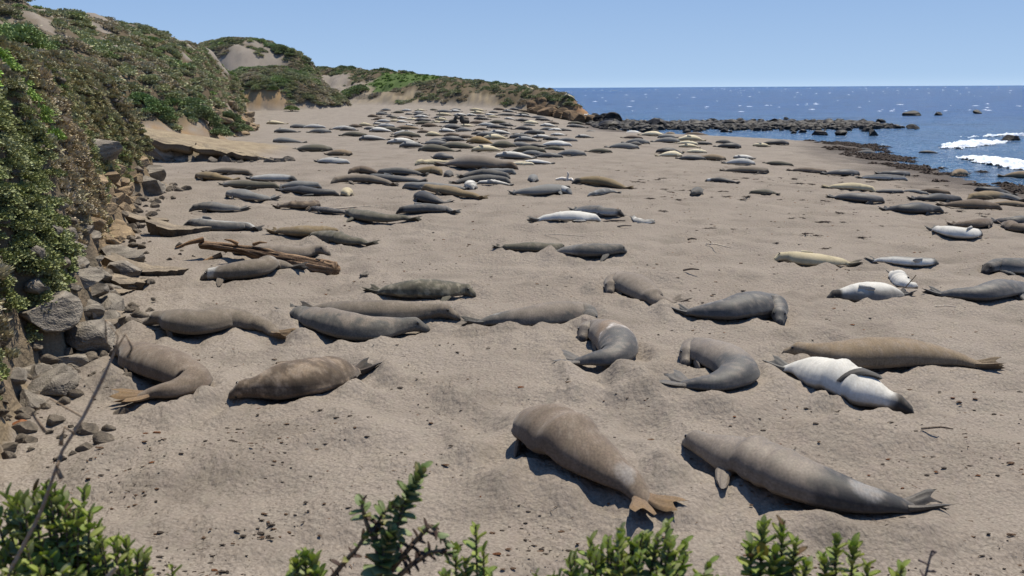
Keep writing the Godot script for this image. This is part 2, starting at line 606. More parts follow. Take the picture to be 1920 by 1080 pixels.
func build_sea() -> void:
	begin()
	const ROWS := 330
	const COLS := 170
	for i in ROWS:
		var z := -20.0 - 40.0 * (exp(i * 0.0178) - 1.0)
		for j in COLS:
			var u := float(j) / (COLS - 1.0)
			var x := 8.0 + (absf(z) * 1.35 + 60.0) * pow(u, 1.25) - 6.0
			if i > 170:
				x = lerpf(x, -absf(z) * 1.2 + absf(z) * 2.6 * u, clampf((i - 170) / 12.0, 0.0, 1.0))
			var calm := smoothstep(26.0, 60.0, x) if z > -108.0 else smoothstep(-112.0, -150.0, z) * 0.8 + 0.2
			var y := SEA + 0.2 * calm * rough_noise.get_noise_2d(x * 0.06, z * 0.16) + 0.02 * rough_noise.get_noise_2d(x * 0.4, z * 0.6)
			var deep := smoothstep(-45.0, -300.0, z - 1.2 * maxf(x - 28.0, 0.0))
			var c := Color(0.05, 0.115, 0.2).lerp(Color(0.014, 0.072, 0.2), deep)
			c = c.lerp(Color(0.02, 0.035, 0.06), 0.35 * clampf(rough_noise.get_noise_2d(x * 0.03, z * 0.07) * 2.0, 0.0, 1.0))
			vert(Vector3(x, y, z), c)
	for i in ROWS - 1:
		for j in COLS - 1:
			quad(i * COLS + j, i * COLS + j + 1, (i + 1) * COLS + j + 1, (i + 1) * COLS + j)
	var o := instance("sea_water", finish(), mats.water)
	o.set_meta("kind", "structure")
	o.set_meta("label", "blue ocean running to the horizon")
	# breaking waves: lumpy white water with ragged edges
	surf([Vector2(32, -54), Vector2(34.2, -60), Vector2(34.0, -68)], 3.6, 0.32, "foaming wave running up to the kelp, nearest the beach")
	surf([Vector2(36.5, -75), Vector2(40.5, -81), Vector2(47, -85)], 3.4, 0.36, "foaming wave breaking farther out behind the first")
	surf([Vector2(46, -93), Vector2(56, -97), Vector2(70, -98)], 1.7, 0.25, "long thin line of foam in the bay beyond the breaking waves")
	# whitecaps
	begin()
	for k in 12:
		var a := TAU * k / 12.0
		vert(Vector3(cos(a) * (0.8 + 0.3 * sin(k * 2.7)), 0.0, sin(a) * (0.35 + 0.1 * cos(k * 3.1))), Color.WHITE)
	vert(Vector3(0, 0.3, 0), Color.WHITE)
	for k in 12:
		I.append_array(PackedInt32Array([12, (k + 1) % 12, k]))
	var cap := finish()
	var where: Array[Transform3D] = []
	for k in 430:
		var z := -190.0 * pow(16.0, rng.randf())
		var x := rng.randf_range(-0.15, 0.85) * absf(z) + 20.0
		if z > -150.0 and x < 60.0:
			continue
		if rough_noise.get_noise_2d(x * 0.01, z * 0.006) < -0.05:
			continue
		var s := rng.randf_range(0.3, 1.0) * (0.6 + absf(z) / 800.0)
		where.append(Transform3D(Basis(Vector3.UP, rng.randf_range(-0.3, 0.3)).scaled(Vector3(s * rng.randf_range(0.8, 1.7), s * 0.38, s * 0.4)), Vector3(x, SEA + 0.02, z)))
	scatter("whitecap_foam", cap, mats.foam, where, [], "small whitecaps scattered over the open sea")


func surf(line: Array, width: float, height: float, label: String) -> void:
	begin()
	var across := 44
	var along := 110
	var on := []
	for i in along:
		var u := float(i) / (along - 1)
		var a: Vector2 = line[0].lerp(line[1], u)
		var b: Vector2 = line[1].lerp(line[2], u)
		var p := a.lerp(b, u)
		var side: Vector2 = (line[2] - line[0]).normalized().orthogonal()
		for j in across:
			var v := 2.0 * j / (across - 1.0) - 1.0
			var q := p + side * v * width * 0.5 * (0.75 + 0.5 * lump_noise.get_noise_1d(u * 5.0 + width))
			var body := (1.0 - v * v) * sin(PI * clampf(u * 1.08 - 0.04, 0.0, 1.0)) + 0.5 * rough_noise.get_noise_2d(q.x * 0.5, q.y * 1.1)
			on.append(body > 0.22)
			vert(Vector3(q.x, SEA - 0.02 + height * clampf(body, 0.0, 1.2) + 0.22 * rough_noise.get_noise_2d(q.x * 1.1, q.y * 2.4), q.y), Color.WHITE.lerp(Color(0.55, 0.66, 0.76), clampf(0.1 - 1.2 * rough_noise.get_noise_2d(q.x * 0.8, q.y * 2.0), 0.0, 0.8)))
	for i in along - 1:
		for j in across - 1:
			if on[i * across + j] and on[i * across + j + 1] and on[(i + 1) * across + j] and on[(i + 1) * across + j + 1]:
				quad(i * across + j, i * across + j + 1, (i + 1) * across + j + 1, (i + 1) * across + j)
	var o := instance("surf_foam", finish(), mats.foam)
	o.set_meta("kind", "stuff")
	o.set_meta("label", label)


func scatter(called: String, mesh: Mesh, m: Material, where: Array[Transform3D], tints: Array, label: String, parent: Node = null) -> void:
	if where.is_empty():
		return
	var mm := MultiMesh.new()
	mm.transform_format = MultiMesh.TRANSFORM_3D
	mm.use_colors = not tints.is_empty()
	mm.mesh = mesh
	mm.instance_count = where.size()
	for k in where.size():
		mm.set_instance_transform(k, where[k])
		if not tints.is_empty():
			mm.set_instance_color(k, tints[k])
	var o := MultiMeshInstance3D.new()
	o.multimesh = mm
	o.material_override = m
	o.set_meta("kind", "stuff")
	o.set_meta("label", label)
	if parent:
		o.name = called
		parent.add_child(o, true)
	else:
		o.name = numbered(called)
		add_child(o, true)


# ------------------------------------------------------------------ rocks

func rock_mesh(seed_value: int, dark: Color, pale: Color, flatness := 1.0, detail := 2) -> ArrayMesh:
	var r := RandomNumberGenerator.new()
	r.seed = seed_value
	var cuts := []
	for k in 11:
		cuts.append([Vector3(r.randfn(), r.randfn(), r.randfn()).normalized(), r.randf_range(0.5, 0.82)])
	begin()
	var n := 6 * detail
	for face in 6:
		var axis: Vector3 = [Vector3.RIGHT, Vector3.LEFT, Vector3.UP, Vector3.DOWN, Vector3.BACK, Vector3.FORWARD][face]
		var u: Vector3 = Vector3.UP if absf(axis.y) < 0.5 else Vector3.RIGHT
		var w := axis.cross(u)
		var first := V.size()
		for i in n + 1:
			for j in n + 1:
				var p := (axis + u * tan((2.0 * i / n - 1.0) * PI / 4) + w * tan((2.0 * j / n - 1.0) * PI / 4)).normalized()
				var q := p
				for c in cuts:
					var over: float = q.dot(c[0]) - c[1]
					if over > 0.0:
						q -= c[0] * over
				q += p * 0.045 * rough_noise.get_noise_3d(p.x * 2.6 + seed_value, p.y * 2.6, p.z * 2.6)
				q.y *= flatness
				var band := 0.5 + 0.9 * rough_noise.get_noise_3d(q.x * 0.7 + seed_value * 3.1, q.y * 4.0, q.z * 0.7)
				vert(q, dark.lerp(pale, clampf(band, 0.0, 1.0)))
		for i in n:
			for j in n:
				quad(first + i * (n + 1) + j, first + i * (n + 1) + j + 1, first + (i + 1) * (n + 1) + j + 1, first + (i + 1) * (n + 1) + j)
	return finish(true)


func put_rock(mesh: Mesh, m: Material, at: Vector3, size: Vector3, turn: float, called: String, label: String, group := "") -> MeshInstance3D:
	var o := instance(called, mesh, m)
	o.position = at
	o.basis = (Basis(Vector3.UP, turn) * Basis(Vector3.RIGHT, rng.randf_range(-0.3, 0.3)) * Basis(Vector3.BACK, rng.randf_range(-0.3, 0.3))).scaled_local(size)
	tag(o, label, "rock", group)
	return o


func build_reef() -> void:
	var dark := []
	var tan_rocks := []
	for k in 5:
		dark.append(rock_mesh(100 + k, Color(0.012, 0.011, 0.01), Color(0.048, 0.041, 0.034), 1.0, 2))
		tan_rocks.append(rock_mesh(120 + k, Color(0.09, 0.065, 0.045), Color(0.26, 0.17, 0.09), 0.9, 1))
	# the long dark reef in a row from the headland out to sea
	for k in 110:
		var u := (k + rng.randf()) / 110.0
		var x := lerpf(12.5, 47.0, u)
		var z := -124.0 + rng.randf_range(-9.0, 7.0) * (1.0 - 0.5 * u)
		var s := (0.4 + 1.0 * pow(rng.randf(), 2.0)) * lerpf(1.25, 0.8, u)
		put_rock(dark[k % 5], mats.wet_rock, Vector3(x, SEA + 0.1 * s, z), Vector3(s * rng.randf_range(0.9, 1.5), s * rng.randf_range(0.45, 0.85), s), rng.randf() * TAU, "reef_rock", "dark weedy rock in the reef running out from the headland", "dark rocks of the reef")
	var where: Array[Transform3D] = []
	for k in 2600:
		var x := rng.randf_range(11.0, 50.0)
		var z := -123.0 + rng.randfn() * 5.5
		var s := rng.randf_range(0.15, 0.55)
		where.append(Transform3D(Basis.from_euler(Vector3(rng.randf(), rng.randf() * TAU, rng.randf())).scaled(Vector3(s * 1.4, s * 0.9, s)), Vector3(x, SEA + 0.05, z)))
	scatter("reef_rubble", dark[1], mats.wet_rock, where, [], "small dark stones between the reef rocks")
	# single rocks off the reef
	for r in [[49.5, -128.0, 1.5, "low black rock off the seaward end of the reef"], [53.5, -131.0, 1.1, "second low black rock off the reef's end"], [72.0, -162.0, 2.0, "wide dark rock far out beyond the reef"], [77.0, -163.0, 1.2, "small dark rock beside the wide far rock"], [88.0, -170.0, 1.3, "single far rock awash in the open water"], [50.0, -112.0, 1.0, "rounded black rock standing alone in the shallows"], [39.0, -97.0, 0.9, "upright black rock at the end of the kelp bank"], [37.5, -116.0, 0.6, "small pointed rock in the bay, landward of its pair"], [39.6, -115.0, 0.6, "small pointed rock in the bay, seaward of its pair"], [49.0, -88.0, 1.3, "black rock poking from the far breaking wave"], [36.0, -98.0, 1.1, "dark weed covered rock at the edge of the bay"], [34.0, -99.0, 1.3, "broad dark rock at the edge of the bay"]]:
		put_rock(dark[int(r[0]) % 5], mats.wet_rock, Vector3(r[0], SEA + 0.15, r[1]), Vector3(r[2] * 0.85, r[2] * (0.9 if r[3].begins_with("upright") else 0.42), r[2] * 0.7), r[0], "sea_rock", r[3])
	# boulders round the tip of the headland
	for k in 46:
		var u := (k + rng.randf()) / 46.0
		var x := lerpf(3.0, 15.5, u)
		var z := lerpf(-146.0, -128.0, u) + rng.randf_range(-2.5, 2.5)
		var s := rng.randf_range(0.6, 1.5)
		put_rock(tan_rocks[k % 5] if u < 0.72 else dark[k % 5], mats.rock, Vector3(x, maxf(ground(x, z), SEA) + 0.3 * s, z), Vector3(s * 1.3, s, s), rng.randf() * TAU, "headland_boulder", "brown boulder heaped round the tip of the headland", "boulders at the headland tip")


func slab(called: String, outline: PackedVector2Array, top: Callable, thick: float, pale: Color, dark: Color, label: String) -> void:
	# an irregular plate of rock with a rough upper face and a broken rim
	begin()
	var mid := Vector2.ZERO
	for p in outline:
		mid += p / outline.size()
	var n := 0
	var ring := PackedVector2Array()
	for i in outline.size():
		for k in 6:
			var p := outline[i].lerp(outline[(i + 1) % outline.size()], k / 6.0)
			p += (p - mid).normalized() * 0.4 * rough_noise.get_noise_2d(p.x * 1.7, p.y * 1.7) * minf(1.0, (p - mid).length())
			ring.append(p)
	n = ring.size()
	var levels := [1.0, 0.9, 0.78, 0.64, 0.5, 0.36, 0.2]
	for l in levels:
		for p in ring:
			var q: Vector2 = mid.lerp(p, l)
			var y: float = (top as Callable).call(q.x, q.y)
			vert(Vector3(q.x, y + 0.03 * rough_noise.get_noise_2d(q.x * 2.0, q.y * 5.0), q.y), pale.lerp(dark, clampf(0.3 + 0.9 * rough_noise.get_noise_2d(q.x * 0.8, q.y * 2.2), 0.0, 1.0)))
	for l in levels.size() - 1:
		for k in n:
			quad(l * n + k, l * n + (k + 1) % n, (l + 1) * n + (k + 1) % n, (l + 1) * n + k)
	var c := vert(Vector3(mid.x, (top as Callable).call(mid.x, mid.y), mid.y), pale)
	for k in n:
		I.append_array(PackedInt32Array([(levels.size() - 1) * n + k, (levels.size() - 1) * n + (k + 1) % n, c]))
	var rim := V.size()
	for d in 3:
		for k in n:
			var p := V[k]
			var inward := (Vector3(mid.x, p.y, mid.y) - p).normalized() * (0.0 if d == 0 else 0.12 * d * (0.6 + rough_noise.get_noise_1d(k * 0.7)))
			vert(p + inward + Vector3(0, -thick * d / 2.0 * (1.0 + 0.3 * rough_noise.get_noise_1d(k * 0.9)), 0), dark.lerp(pale, 0.25 * d))
	for d in 2:
		for k in n:
			quad(rim + d * n + k, rim + (d + 1) * n + k, rim + (d + 1) * n + (k + 1) % n, rim + d * n + (k + 1) % n)
	var under := vert(Vector3(mid.x, V[c].y - thick, mid.y), dark)
	for k in n:
		I.append_array(PackedInt32Array([under, rim + 2 * n + (k + 1) % n, rim + 2 * n + k]))
	var o := instance(called, finish(), mats.rock)
	tag(o, label, "rock ledge")


func build_ledges() -> void:
	var pale := Color(0.36, 0.29, 0.19)
	var dark := Color(0.13, 0.105, 0.08)
	var over := func(x: float, z: float) -> float: return bare(x, z) + clampf((-13.4 - x) * 0.17, 0.0, 1.9) + 0.1 + 0.16 * rough_noise.get_noise_2d(x * 0.7, z * 1.3) + 0.07 * rough_noise.get_noise_2d(x * 2.2, z * 3.0)
	slab("sandstone_ledge", PackedVector2Array([Vector2(-24.5, -49.6), Vector2(-22.0, -50.2), Vector2(-19.4, -50.0), Vector2(-17.9, -50.3), Vector2(-18.6, -52.6), Vector2(-21.0, -53.6), Vector2(-24.8, -54.0)]), over, 0.4, pale, dark, "long sandstone ledge undercut by a dark hollow at the dune foot")
	slab("sandstone_ledge", PackedVector2Array([Vector2(-17.8, -50.2), Vector2(-16.0, -50.3), Vector2(-14.4, -50.5), Vector2(-13.7, -51.0), Vector2(-15.2, -51.9), Vector2(-17.9, -52.6)]), over, 0.28, pale, dark, "thin sandstone ledge tapering to a broken tip on the sand")
	# flat slabs near the bluff foot
	for s in [[-8.1, -19.2, 1.15, 0.32, 0.14, "flat pale slab pointing down the sand from the bluff, top of three"], [-8.0, -18.0, 0.62, 0.26, 0.12, "short flat slab below the pale one"], [-8.15, -17.3, 0.7, 0.16, 0.08, "thin dark slab edge in the sand by the bluff"], [-7.15, -14.6, 0.75, 0.55, 0.2, "rounded flat rock lying out from the boulders on sand"], [-9.5, -24.6, 1.1, 0.4, 0.22, "pale rock shelf on the bluff foot beyond the boulders"], [-11.4, -27.0, 1.3, 0.3, 0.14, "low broken shelf of rock running into the sand"]]:
		var pts := PackedVector2Array()
		for k in 7:
			var a := TAU * k / 7.0 + 0.3 * sin(s[0] * 9.0 + k)
			pts.append(Vector2(s[0] + cos(a) * s[2] * (0.8 + 0.3 * sin(k * 2.3)), s[1] + sin(a) * s[3] + 0.22 * cos(a) * s[2]))
		var g := bare(s[0], s[1])
		var slope := func(x: float, _z: float) -> float: return g + s[4] + maxf(0.0, (s[0] - x) * 0.3) + 0.02
		slab("flat_rock", pts, slope, s[4] * 1.6, Color(0.3, 0.245, 0.18), Color(0.12, 0.1, 0.08), s[5])


func build_bluff_rocks() -> void:
	var grey := []
	for k in 8:
		grey.append(rock_mesh(200 + k, Color(0.12, 0.105, 0.088), Color(0.37, 0.325, 0.265), 0.85))
	var brown := []
	for k in 5:
		brown.append(rock_mesh(220 + k, Color(0.17, 0.125, 0.08), Color(0.42, 0.31, 0.19), 0.8))
	# the named boulders, [x, z, size, height above the ground, label]
	for b in [[-6.85, -12.75, 0.43, 0.0, "big grey boulder with a dark underside at the foot of the bluff"], [-6.55, -13.3, 0.42, 0.3, "pointed grey boulder leaning on the big dark based one"], [-6.85, -14.6, 0.3, 0.1, "angular rock beside the rounded flat rock"], [-7.3, -15.6, 0.4, 0.15, "steep dark faced boulder at the corner of the rock heap"], [-7.35, -14.9, 0.3, 0.35, "pale cracked boulder in the middle of the rock heap"], [-6.2, -11.6, 0.36, 0.0, "crumbling brown rock by the beach litter"], [-9.1, -20.3, 0.5, 0.15, "tall rounded grey outcrop at the corner above the slabs"], [-8.4, -18.8, 0.45, 0.2, "ochre topped boulder below the rounded outcrop"], [-12.0, -26.2, 0.6, 0.6, "square dark block jutting from the bluff with a sandy top"], [-15.0, -36.6, 0.7, 0.2, "dark rock at the end of the bluff where the sand begins"], [-14.2, -34.8, 0.7, 0.4, "rust brown rock near the end of the bluff"], [-19.8, -50.6, 0.75, 0.1, "grey boulder under the overhang of the long ledge"], [-18.5, -50.6, 0.55, 0.1, "grey boulder at the right side of the overhang"], [-5.95, -10.1, 0.075, 0.04, "orange stone on the sand below the bluff"], [-3.22, -18.95, 0.1, 0.05, "small two toned stone alone below the log"]]:
		var s: float = b[2]
		var o := put_rock(grey[int(absf(b[0]) * 7.0) % 8], mats.rock, Vector3(b[0], ground(b[0], b[1]) + b[3] * 0.6, b[1]), Vector3(s * 1.15, s * 0.95, s), b[1] * 3.1, "bluff_boulder", b[4])
		if b[4].begins_with("orange"):
			o.mesh = rock_mesh(260, Color(0.4, 0.14, 0.05), Color(0.6, 0.3, 0.16), 0.9)
	# the heap of broken rocks on the bluff face
	for k in 55:
		var z := -10.3 - 8.0 * pow(rng.randf(), 0.9)
		var d := -0.15 + 0.75 * pow(rng.randf(), 1.3)
		var x := table(BLUFF_FOOT, -z) - d
		var s := rng.randf_range(0.07, 0.22) * (1.15 - 0.4 * d)
		put_rock(grey[k % 8], mats.rock, Vector3(x, ground(x, z) + 0.05 * s, z), Vector3(s * rng.randf_range(1.0, 1.5), s, s), rng.randf() * TAU, "broken_rock", "grey broken rock in the heap at the foot of the bluff", "broken rocks at the foot of the bluff")
	for k in 50:
		var z := rng.randf_range(-37.3, -19.0)
		var d := rng.randf_range(-0.1, 0.5)
		var x := table(BLUFF_FOOT, -z) - d
		var s := rng.randf_range(0.15, 0.42) * (1.2 - 0.4 * d)
		put_rock(brown[k % 5], mats.rock, Vector3(x, ground(x, z) + 0.2 * s, z), Vector3(s * rng.randf_range(1.0, 1.6), s * 0.8, s), rng.randf() * TAU, "crumbling_rock", "rusty crumbling rock on the far part of the bluff face", "rusty rocks on the bluff face")
	for k in 60:
		var z := rng.randf_range(-97.0, -76.0)
		var x := table(RIDGE_FOOT, -z) - rng.randf_range(-0.4, 2.2)
		var s := rng.randf_range(0.3, 0.75)
		put_rock(brown[k % 5], mats.rock, Vector3(x, ground(x, z) + 0.1 * s, z), Vector3(s * 1.4, s * 0.8, s), rng.randf() * TAU, "embankment_rock", "ochre rock in the rubble at the end of the green dune", "rubble at the dune foot")
	# loose stones as one mass
	var where: Array[Transform3D] = []
	for k in 700:
		var z := -9.0 - 29.0 * pow(rng.randf(), 1.3)
		var x := table(BLUFF_FOOT, -z) + rng.randfn() * 0.7 - 0.3
		if z > -10.0:
			x += 0.3
		var s := rng.randf_range(0.02, 0.09) * (1.0 + 0.03 * absf(z))
		where.append(Transform3D(Basis.from_euler(Vector3(rng.randf() * 3, rng.randf() * 6, 0)).scaled(Vector3(s * 1.4, s, s)), Vector3(x, ground(x, z) + 0.2 * s, z)))
	scatter("loose_stones", rock_mesh(240, Color(0.12, 0.1, 0.08), Color(0.3, 0.25, 0.19), 0.8, 1), mats.rock, where, [], "loose stones along the bluff foot")
	where = []
	for k in 110:
		var x := -24.0 + 11.5 * rng.randf()
		var z := -49.7 - rng.randf() * 1.4 - (1.0 if rng.randf() < 0.2 else 0.0)
		var s := 0.04 + 0.3 * pow(rng.randf(), 3.0)
		where.append(Transform3D(Basis.from_euler(Vector3(rng.randf() * 3, rng.randf() * 6, 0)).scaled(Vector3(s * 1.4, s, s)), Vector3(x, bare(x, z) + 0.3 * s, z)))
	scatter("ledge_rubble", rock_mesh(241, Color(0.09, 0.08, 0.07), Color(0.25, 0.21, 0.16), 0.8, 1), mats.rock, where, [], "rubble under the sandstone ledges")


# ------------------------------------------------------------------ plants of the dunes

func leafy_mesh(count: int, leaf: float, seed_value: int, tall: float, spiky := 0.0) -> ArrayMesh:
	# a dome of leaf-sized faces about one metre wide, lighter and darker leaf by leaf
	var r := RandomNumberGenerator.new()
	r.seed = seed_value
	begin()
	for k in count:
		var a := r.randf() * TAU
		var e := asin(r.randf_range(-0.05, 1.0))
		var dir := Vector3(cos(a) * cos(e), sin(e), sin(a) * cos(e))
		var lump := 0.78 + 0.42 * rough_noise.get_noise_3d(dir.x * 1.3 + seed_value, dir.y * 1.3, dir.z * 1.3)
		var p := dir * 0.5 * lump * r.randf_range(0.72, 1.03)
		p.y *= tall
		var out := (dir + Vector3(0, spiky, 0) + Vector3(r.randfn(), r.randfn(), r.randfn()) * 0.45).normalized()
		var side := out.cross(Vector3(r.randfn(), r.randfn(), r.randfn())).normalized()
		var l := leaf * r.randf_range(0.7, 1.4)
		var w := l * r.randf_range(0.32, 0.5) * (1.0 - 0.5 * minf(spiky, 1.0))
		var tone := r.randf_range(0.78, 1.18)
		var c := Color(tone, tone, tone * r.randf_range(0.8, 1.05))
		var bend := side.cross(out) * l * 0.16
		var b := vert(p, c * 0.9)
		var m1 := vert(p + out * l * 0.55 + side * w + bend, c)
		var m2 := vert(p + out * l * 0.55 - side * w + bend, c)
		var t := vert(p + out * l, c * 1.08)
		I.append_array(PackedInt32Array([b, m1, t, b, t, m2]))
	return finish()


func plant_tone(x: float, z: float) -> Color:
	var n := rough_noise.get_noise_2d(x * 0.12 + 90.0, z * 0.12) + 0.4 * lump_noise.get_noise_2d(x * 0.55, z * 0.55) + rng.randf_range(-0.08, 0.08)
	var c := Color(0.27, 0.29, 0.155)
	if n > 0.12:
		c = c.lerp(Color(0.4, 0.33, 0.25), clampf((n - 0.12) * 3.0, 0.0, 1.0))
	elif n < -0.15:
		c = c.lerp(Color(0.2, 0.275, 0.105), clampf((-n - 0.15) * 3.0, 0.0, 1.0))
	return c.lerp(Color(0.44, 0.43, 0.34), rng.randf() * 0.5) * rng.randf_range(0.75, 1.2)


func build_vegetation() -> void:
	var domes := []
	for k in 3:
		domes.append(leafy_mesh(480, 0.085, 300 + k, 0.62))
	var fine := []
	for k in 3:
		fine.append(leafy_mesh(520, 0.085, 320 + k, 0.7))
	var dry := leafy_mesh(260, 0.2, 340, 0.8, 0.8)
	# ground cover: nobody could count it
	var groups := {}
	var tints := {}
	for k in 7:
		var empty: Array[Transform3D] = []
		groups[k] = empty
		tints[k] = []
	for area in [[-20.0, -5.0, -40.0, -8.0, 15000, 0.34, 0.62], [-52.0, -18.0, -150.0, -30.0, 11000, 0.8, 2.1], [-60.0, -26.0, -165.0, -134.0, 4000, 0.9, 2.0], [-82.0, -36.0, -215.0, -168.0, 4200, 1.2, 2.4], [-60.0, 12.0, -235.0, -138.0, 9000, 0.8, 2.1]]:
		for k in area[4]:
			var x: float = rng.randf_range(area[0], area[1])
			var z: float = rng.randf_range(area[2], area[3])
			if area[3] == -8.0:
				z = -8.0 - 31.0 * pow(rng.randf(), 1.25)
				x = table(BLUFF_FOOT, -z) - 0.25 - 8.0 * pow(rng.randf(), 1.8)
			var h := ground(x, z)
			if zone == 0 or zone == 6 or (area[3] == -8.0) != (zone == 1):
				continue
			var v := veg(x, z, h)
			if rng.randf() > v:
				continue
			var s: float = lerpf(area[5], area[6], pow(rng.randf(), 1.8))
			var c := plant_tone(x, z)
			var which := rng.randi() % 3
			if area[3] == -8.0:
				which += 3
				if z > -19.0 and c.r < c.g:
					c = Color(0.2, 0.225, 0.095).lerp(c, rng.randf() * 0.7)
				elif z < -19.0:
					c = c.lerp(Color(0.36, 0.265, 0.155), 0.6 * rng.randf())
				if c.r > c.g and rng.randf() < 0.5:
					which = 6
			elif zone == 5 and gauss(x + 20.0, 9.0) * gauss(z + 176.0, 8.0) > 0.35:
				c = Color(0.14, 0.23, 0.06)
				s *= 0.6
			elif zone == 5:
				c = c.darkened(0.12)
			groups[which].append(Transform3D(Basis(Vector3.UP, rng.randf() * TAU).scaled(Vector3(s, s * rng.randf_range(0.6, 0.95), s)), Vector3(x, h - 0.12 * s, z)))
			tints[which].append(c)
	for k in 3:
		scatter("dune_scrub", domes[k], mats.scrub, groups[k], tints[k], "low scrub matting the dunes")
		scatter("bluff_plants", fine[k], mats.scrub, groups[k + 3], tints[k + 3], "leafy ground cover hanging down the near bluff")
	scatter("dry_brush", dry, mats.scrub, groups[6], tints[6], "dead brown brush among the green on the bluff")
	# shrubs that stand out singly, [x, z, width, height, r, g, b, label]
	for b in [[-30.5, -57.0, 5.0, 2.4, 0.055, 0.085, 0.032, "dark rounded shrub above the bare sand patch on the high dune"], [-27.0, -52.5, 4.2, 2.0, 0.06, 0.1, 0.03, "bright green mounded shrub below the sand patch"], [-24.5, -62.0, 3.0, 1.6, 0.04, 0.07, 0.025, "dark leafy shrub over the upper sandstone step"], [-22.4, -66.5, 3.4, 1.7, 0.045, 0.07, 0.03, "dark shrub at the lower lip of the dune by the ochre slope"], [-24.2, -79.0, 3.0, 1.5, 0.045, 0.068, 0.03, "round shrub at the top of the ochre rubble"], [-33.0, -136.0, 2.2, 1.2, 0.06, 0.085, 0.03, "small shrub in the hollow of the ochre scarp"], [-46.0, -186.0, 4.5, 1.8, 0.05, 0.07, 0.03, "dark shrub beside the bare face of the far dune"], [-30.0, -172.0, 6.0, 2.0, 0.05, 0.075, 0.03, "low green shrub on the sand left of the headland cliff"], [-26.0, -190.0, 5.0, 0.9, 0.04, 0.06, 0.025, "dark shrub on the crest of the headland"], [-37.0, -205.0, 5.0, 0.8, 0.04, 0.06, 0.025, "dark shrub on the landward skyline of the headland"], [-35.0, -62.0, 3.2, 1.5, 0.09, 0.09, 0.06, "greyish shrub in the sand gap high on the dune"], [-9.6, -17.5, 1.5, 0.9, 0.06, 0.1, 0.022, "leafy shrub hanging over the rounded rock outcrop"], [-8.9, -14.6, 1.3, 1.0, 0.085, 0.14, 0.028, "bright green shrub at the top of the rock heap"]]:
		var h := ground(b[0], b[1])
		var o := thing("dune_shrub", Vector3(b[0], h, b[1]), b[7], "shrub")
		var where: Array[Transform3D] = []
		var tint := []
		for k in 26:
			var a := rng.randf() * TAU
			var rr: float = sqrt(rng.randf()) * 0.42
			var s: float = b[2] * rng.randf_range(0.26, 0.42)
			var q := Vector3(cos(a) * rr * b[2], b[3] * 0.55 * (1.0 - rr * rr * 4.0), sin(a) * rr * b[2])
			q.y += (ground(b[0] + q.x, b[1] + q.z) - h) * 0.8
			where.append(Transform3D(Basis(Vector3.UP, rng.randf() * TAU).scaled(Vector3(s, s * 0.9, s)), q))
			tint.append(Color(b[4], b[5], b[6]) * rng.randf_range(2.6, 3.6) + Color(0.05, 0.02, 0.03))
		scatter("crown", fine[0] if b[1] > -40.0 else domes[1], mats.scrub, where, tint, "", o)
		o.get_child(0).remove_meta("label")
		begin()
		for k in 5:
			var a := TAU * k / 5.0
			tube(PackedVector3Array([Vector3(0, -0.2, 0), Vector3(cos(a) * 0.14 * b[2], 0.25 * b[3], sin(a) * 0.14 * b[2]), Vector3(cos(a) * 0.24 * b[2], 0.5 * b[3], sin(a) * 0.24 * b[2])]), PackedFloat32Array([0.05, 0.035, 0.015]), 5, Color(0.1, 0.08, 0.06), Color(0.16, 0.13, 0.1))
		instance("stem", finish(), mats.wood, o)


# ------------------------------------------------------------------ the seals

const COATS := {
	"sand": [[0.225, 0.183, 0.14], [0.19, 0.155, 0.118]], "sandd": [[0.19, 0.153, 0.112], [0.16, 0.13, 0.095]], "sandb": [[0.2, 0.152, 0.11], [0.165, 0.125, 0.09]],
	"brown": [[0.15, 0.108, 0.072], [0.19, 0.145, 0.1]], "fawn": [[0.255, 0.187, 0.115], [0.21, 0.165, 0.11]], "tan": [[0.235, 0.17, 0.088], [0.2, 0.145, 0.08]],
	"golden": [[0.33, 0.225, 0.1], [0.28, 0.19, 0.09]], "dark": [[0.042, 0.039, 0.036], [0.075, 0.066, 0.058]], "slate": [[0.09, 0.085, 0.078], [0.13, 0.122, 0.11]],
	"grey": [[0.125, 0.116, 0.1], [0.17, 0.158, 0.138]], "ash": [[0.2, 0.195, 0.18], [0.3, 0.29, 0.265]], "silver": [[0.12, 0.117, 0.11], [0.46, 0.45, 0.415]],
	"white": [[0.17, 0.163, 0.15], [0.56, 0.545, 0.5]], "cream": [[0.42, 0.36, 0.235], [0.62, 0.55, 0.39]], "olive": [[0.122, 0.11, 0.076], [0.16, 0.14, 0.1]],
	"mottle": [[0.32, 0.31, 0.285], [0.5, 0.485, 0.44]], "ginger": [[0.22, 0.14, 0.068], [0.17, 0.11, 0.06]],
}
const GIRTH := [0.0, 0.006, 0.012, 0.021, 0.028, 0.027, 0.045, 0.035, 0.07, 0.044, 0.1, 0.048, 0.135, 0.054, 0.18, 0.07, 0.24, 0.094, 0.31, 0.109, 0.4, 0.116, 0.5, 0.113, 0.6, 0.101, 0.68, 0.085, 0.76, 0.065, 0.82, 0.049, 0.87, 0.036, 0.9, 0.026, 0.915, 0.012]


func coat(called: String, side: int) -> Color:
	var c: Array = COATS[called][side]
	return Color(c[0], c[1], c[2])


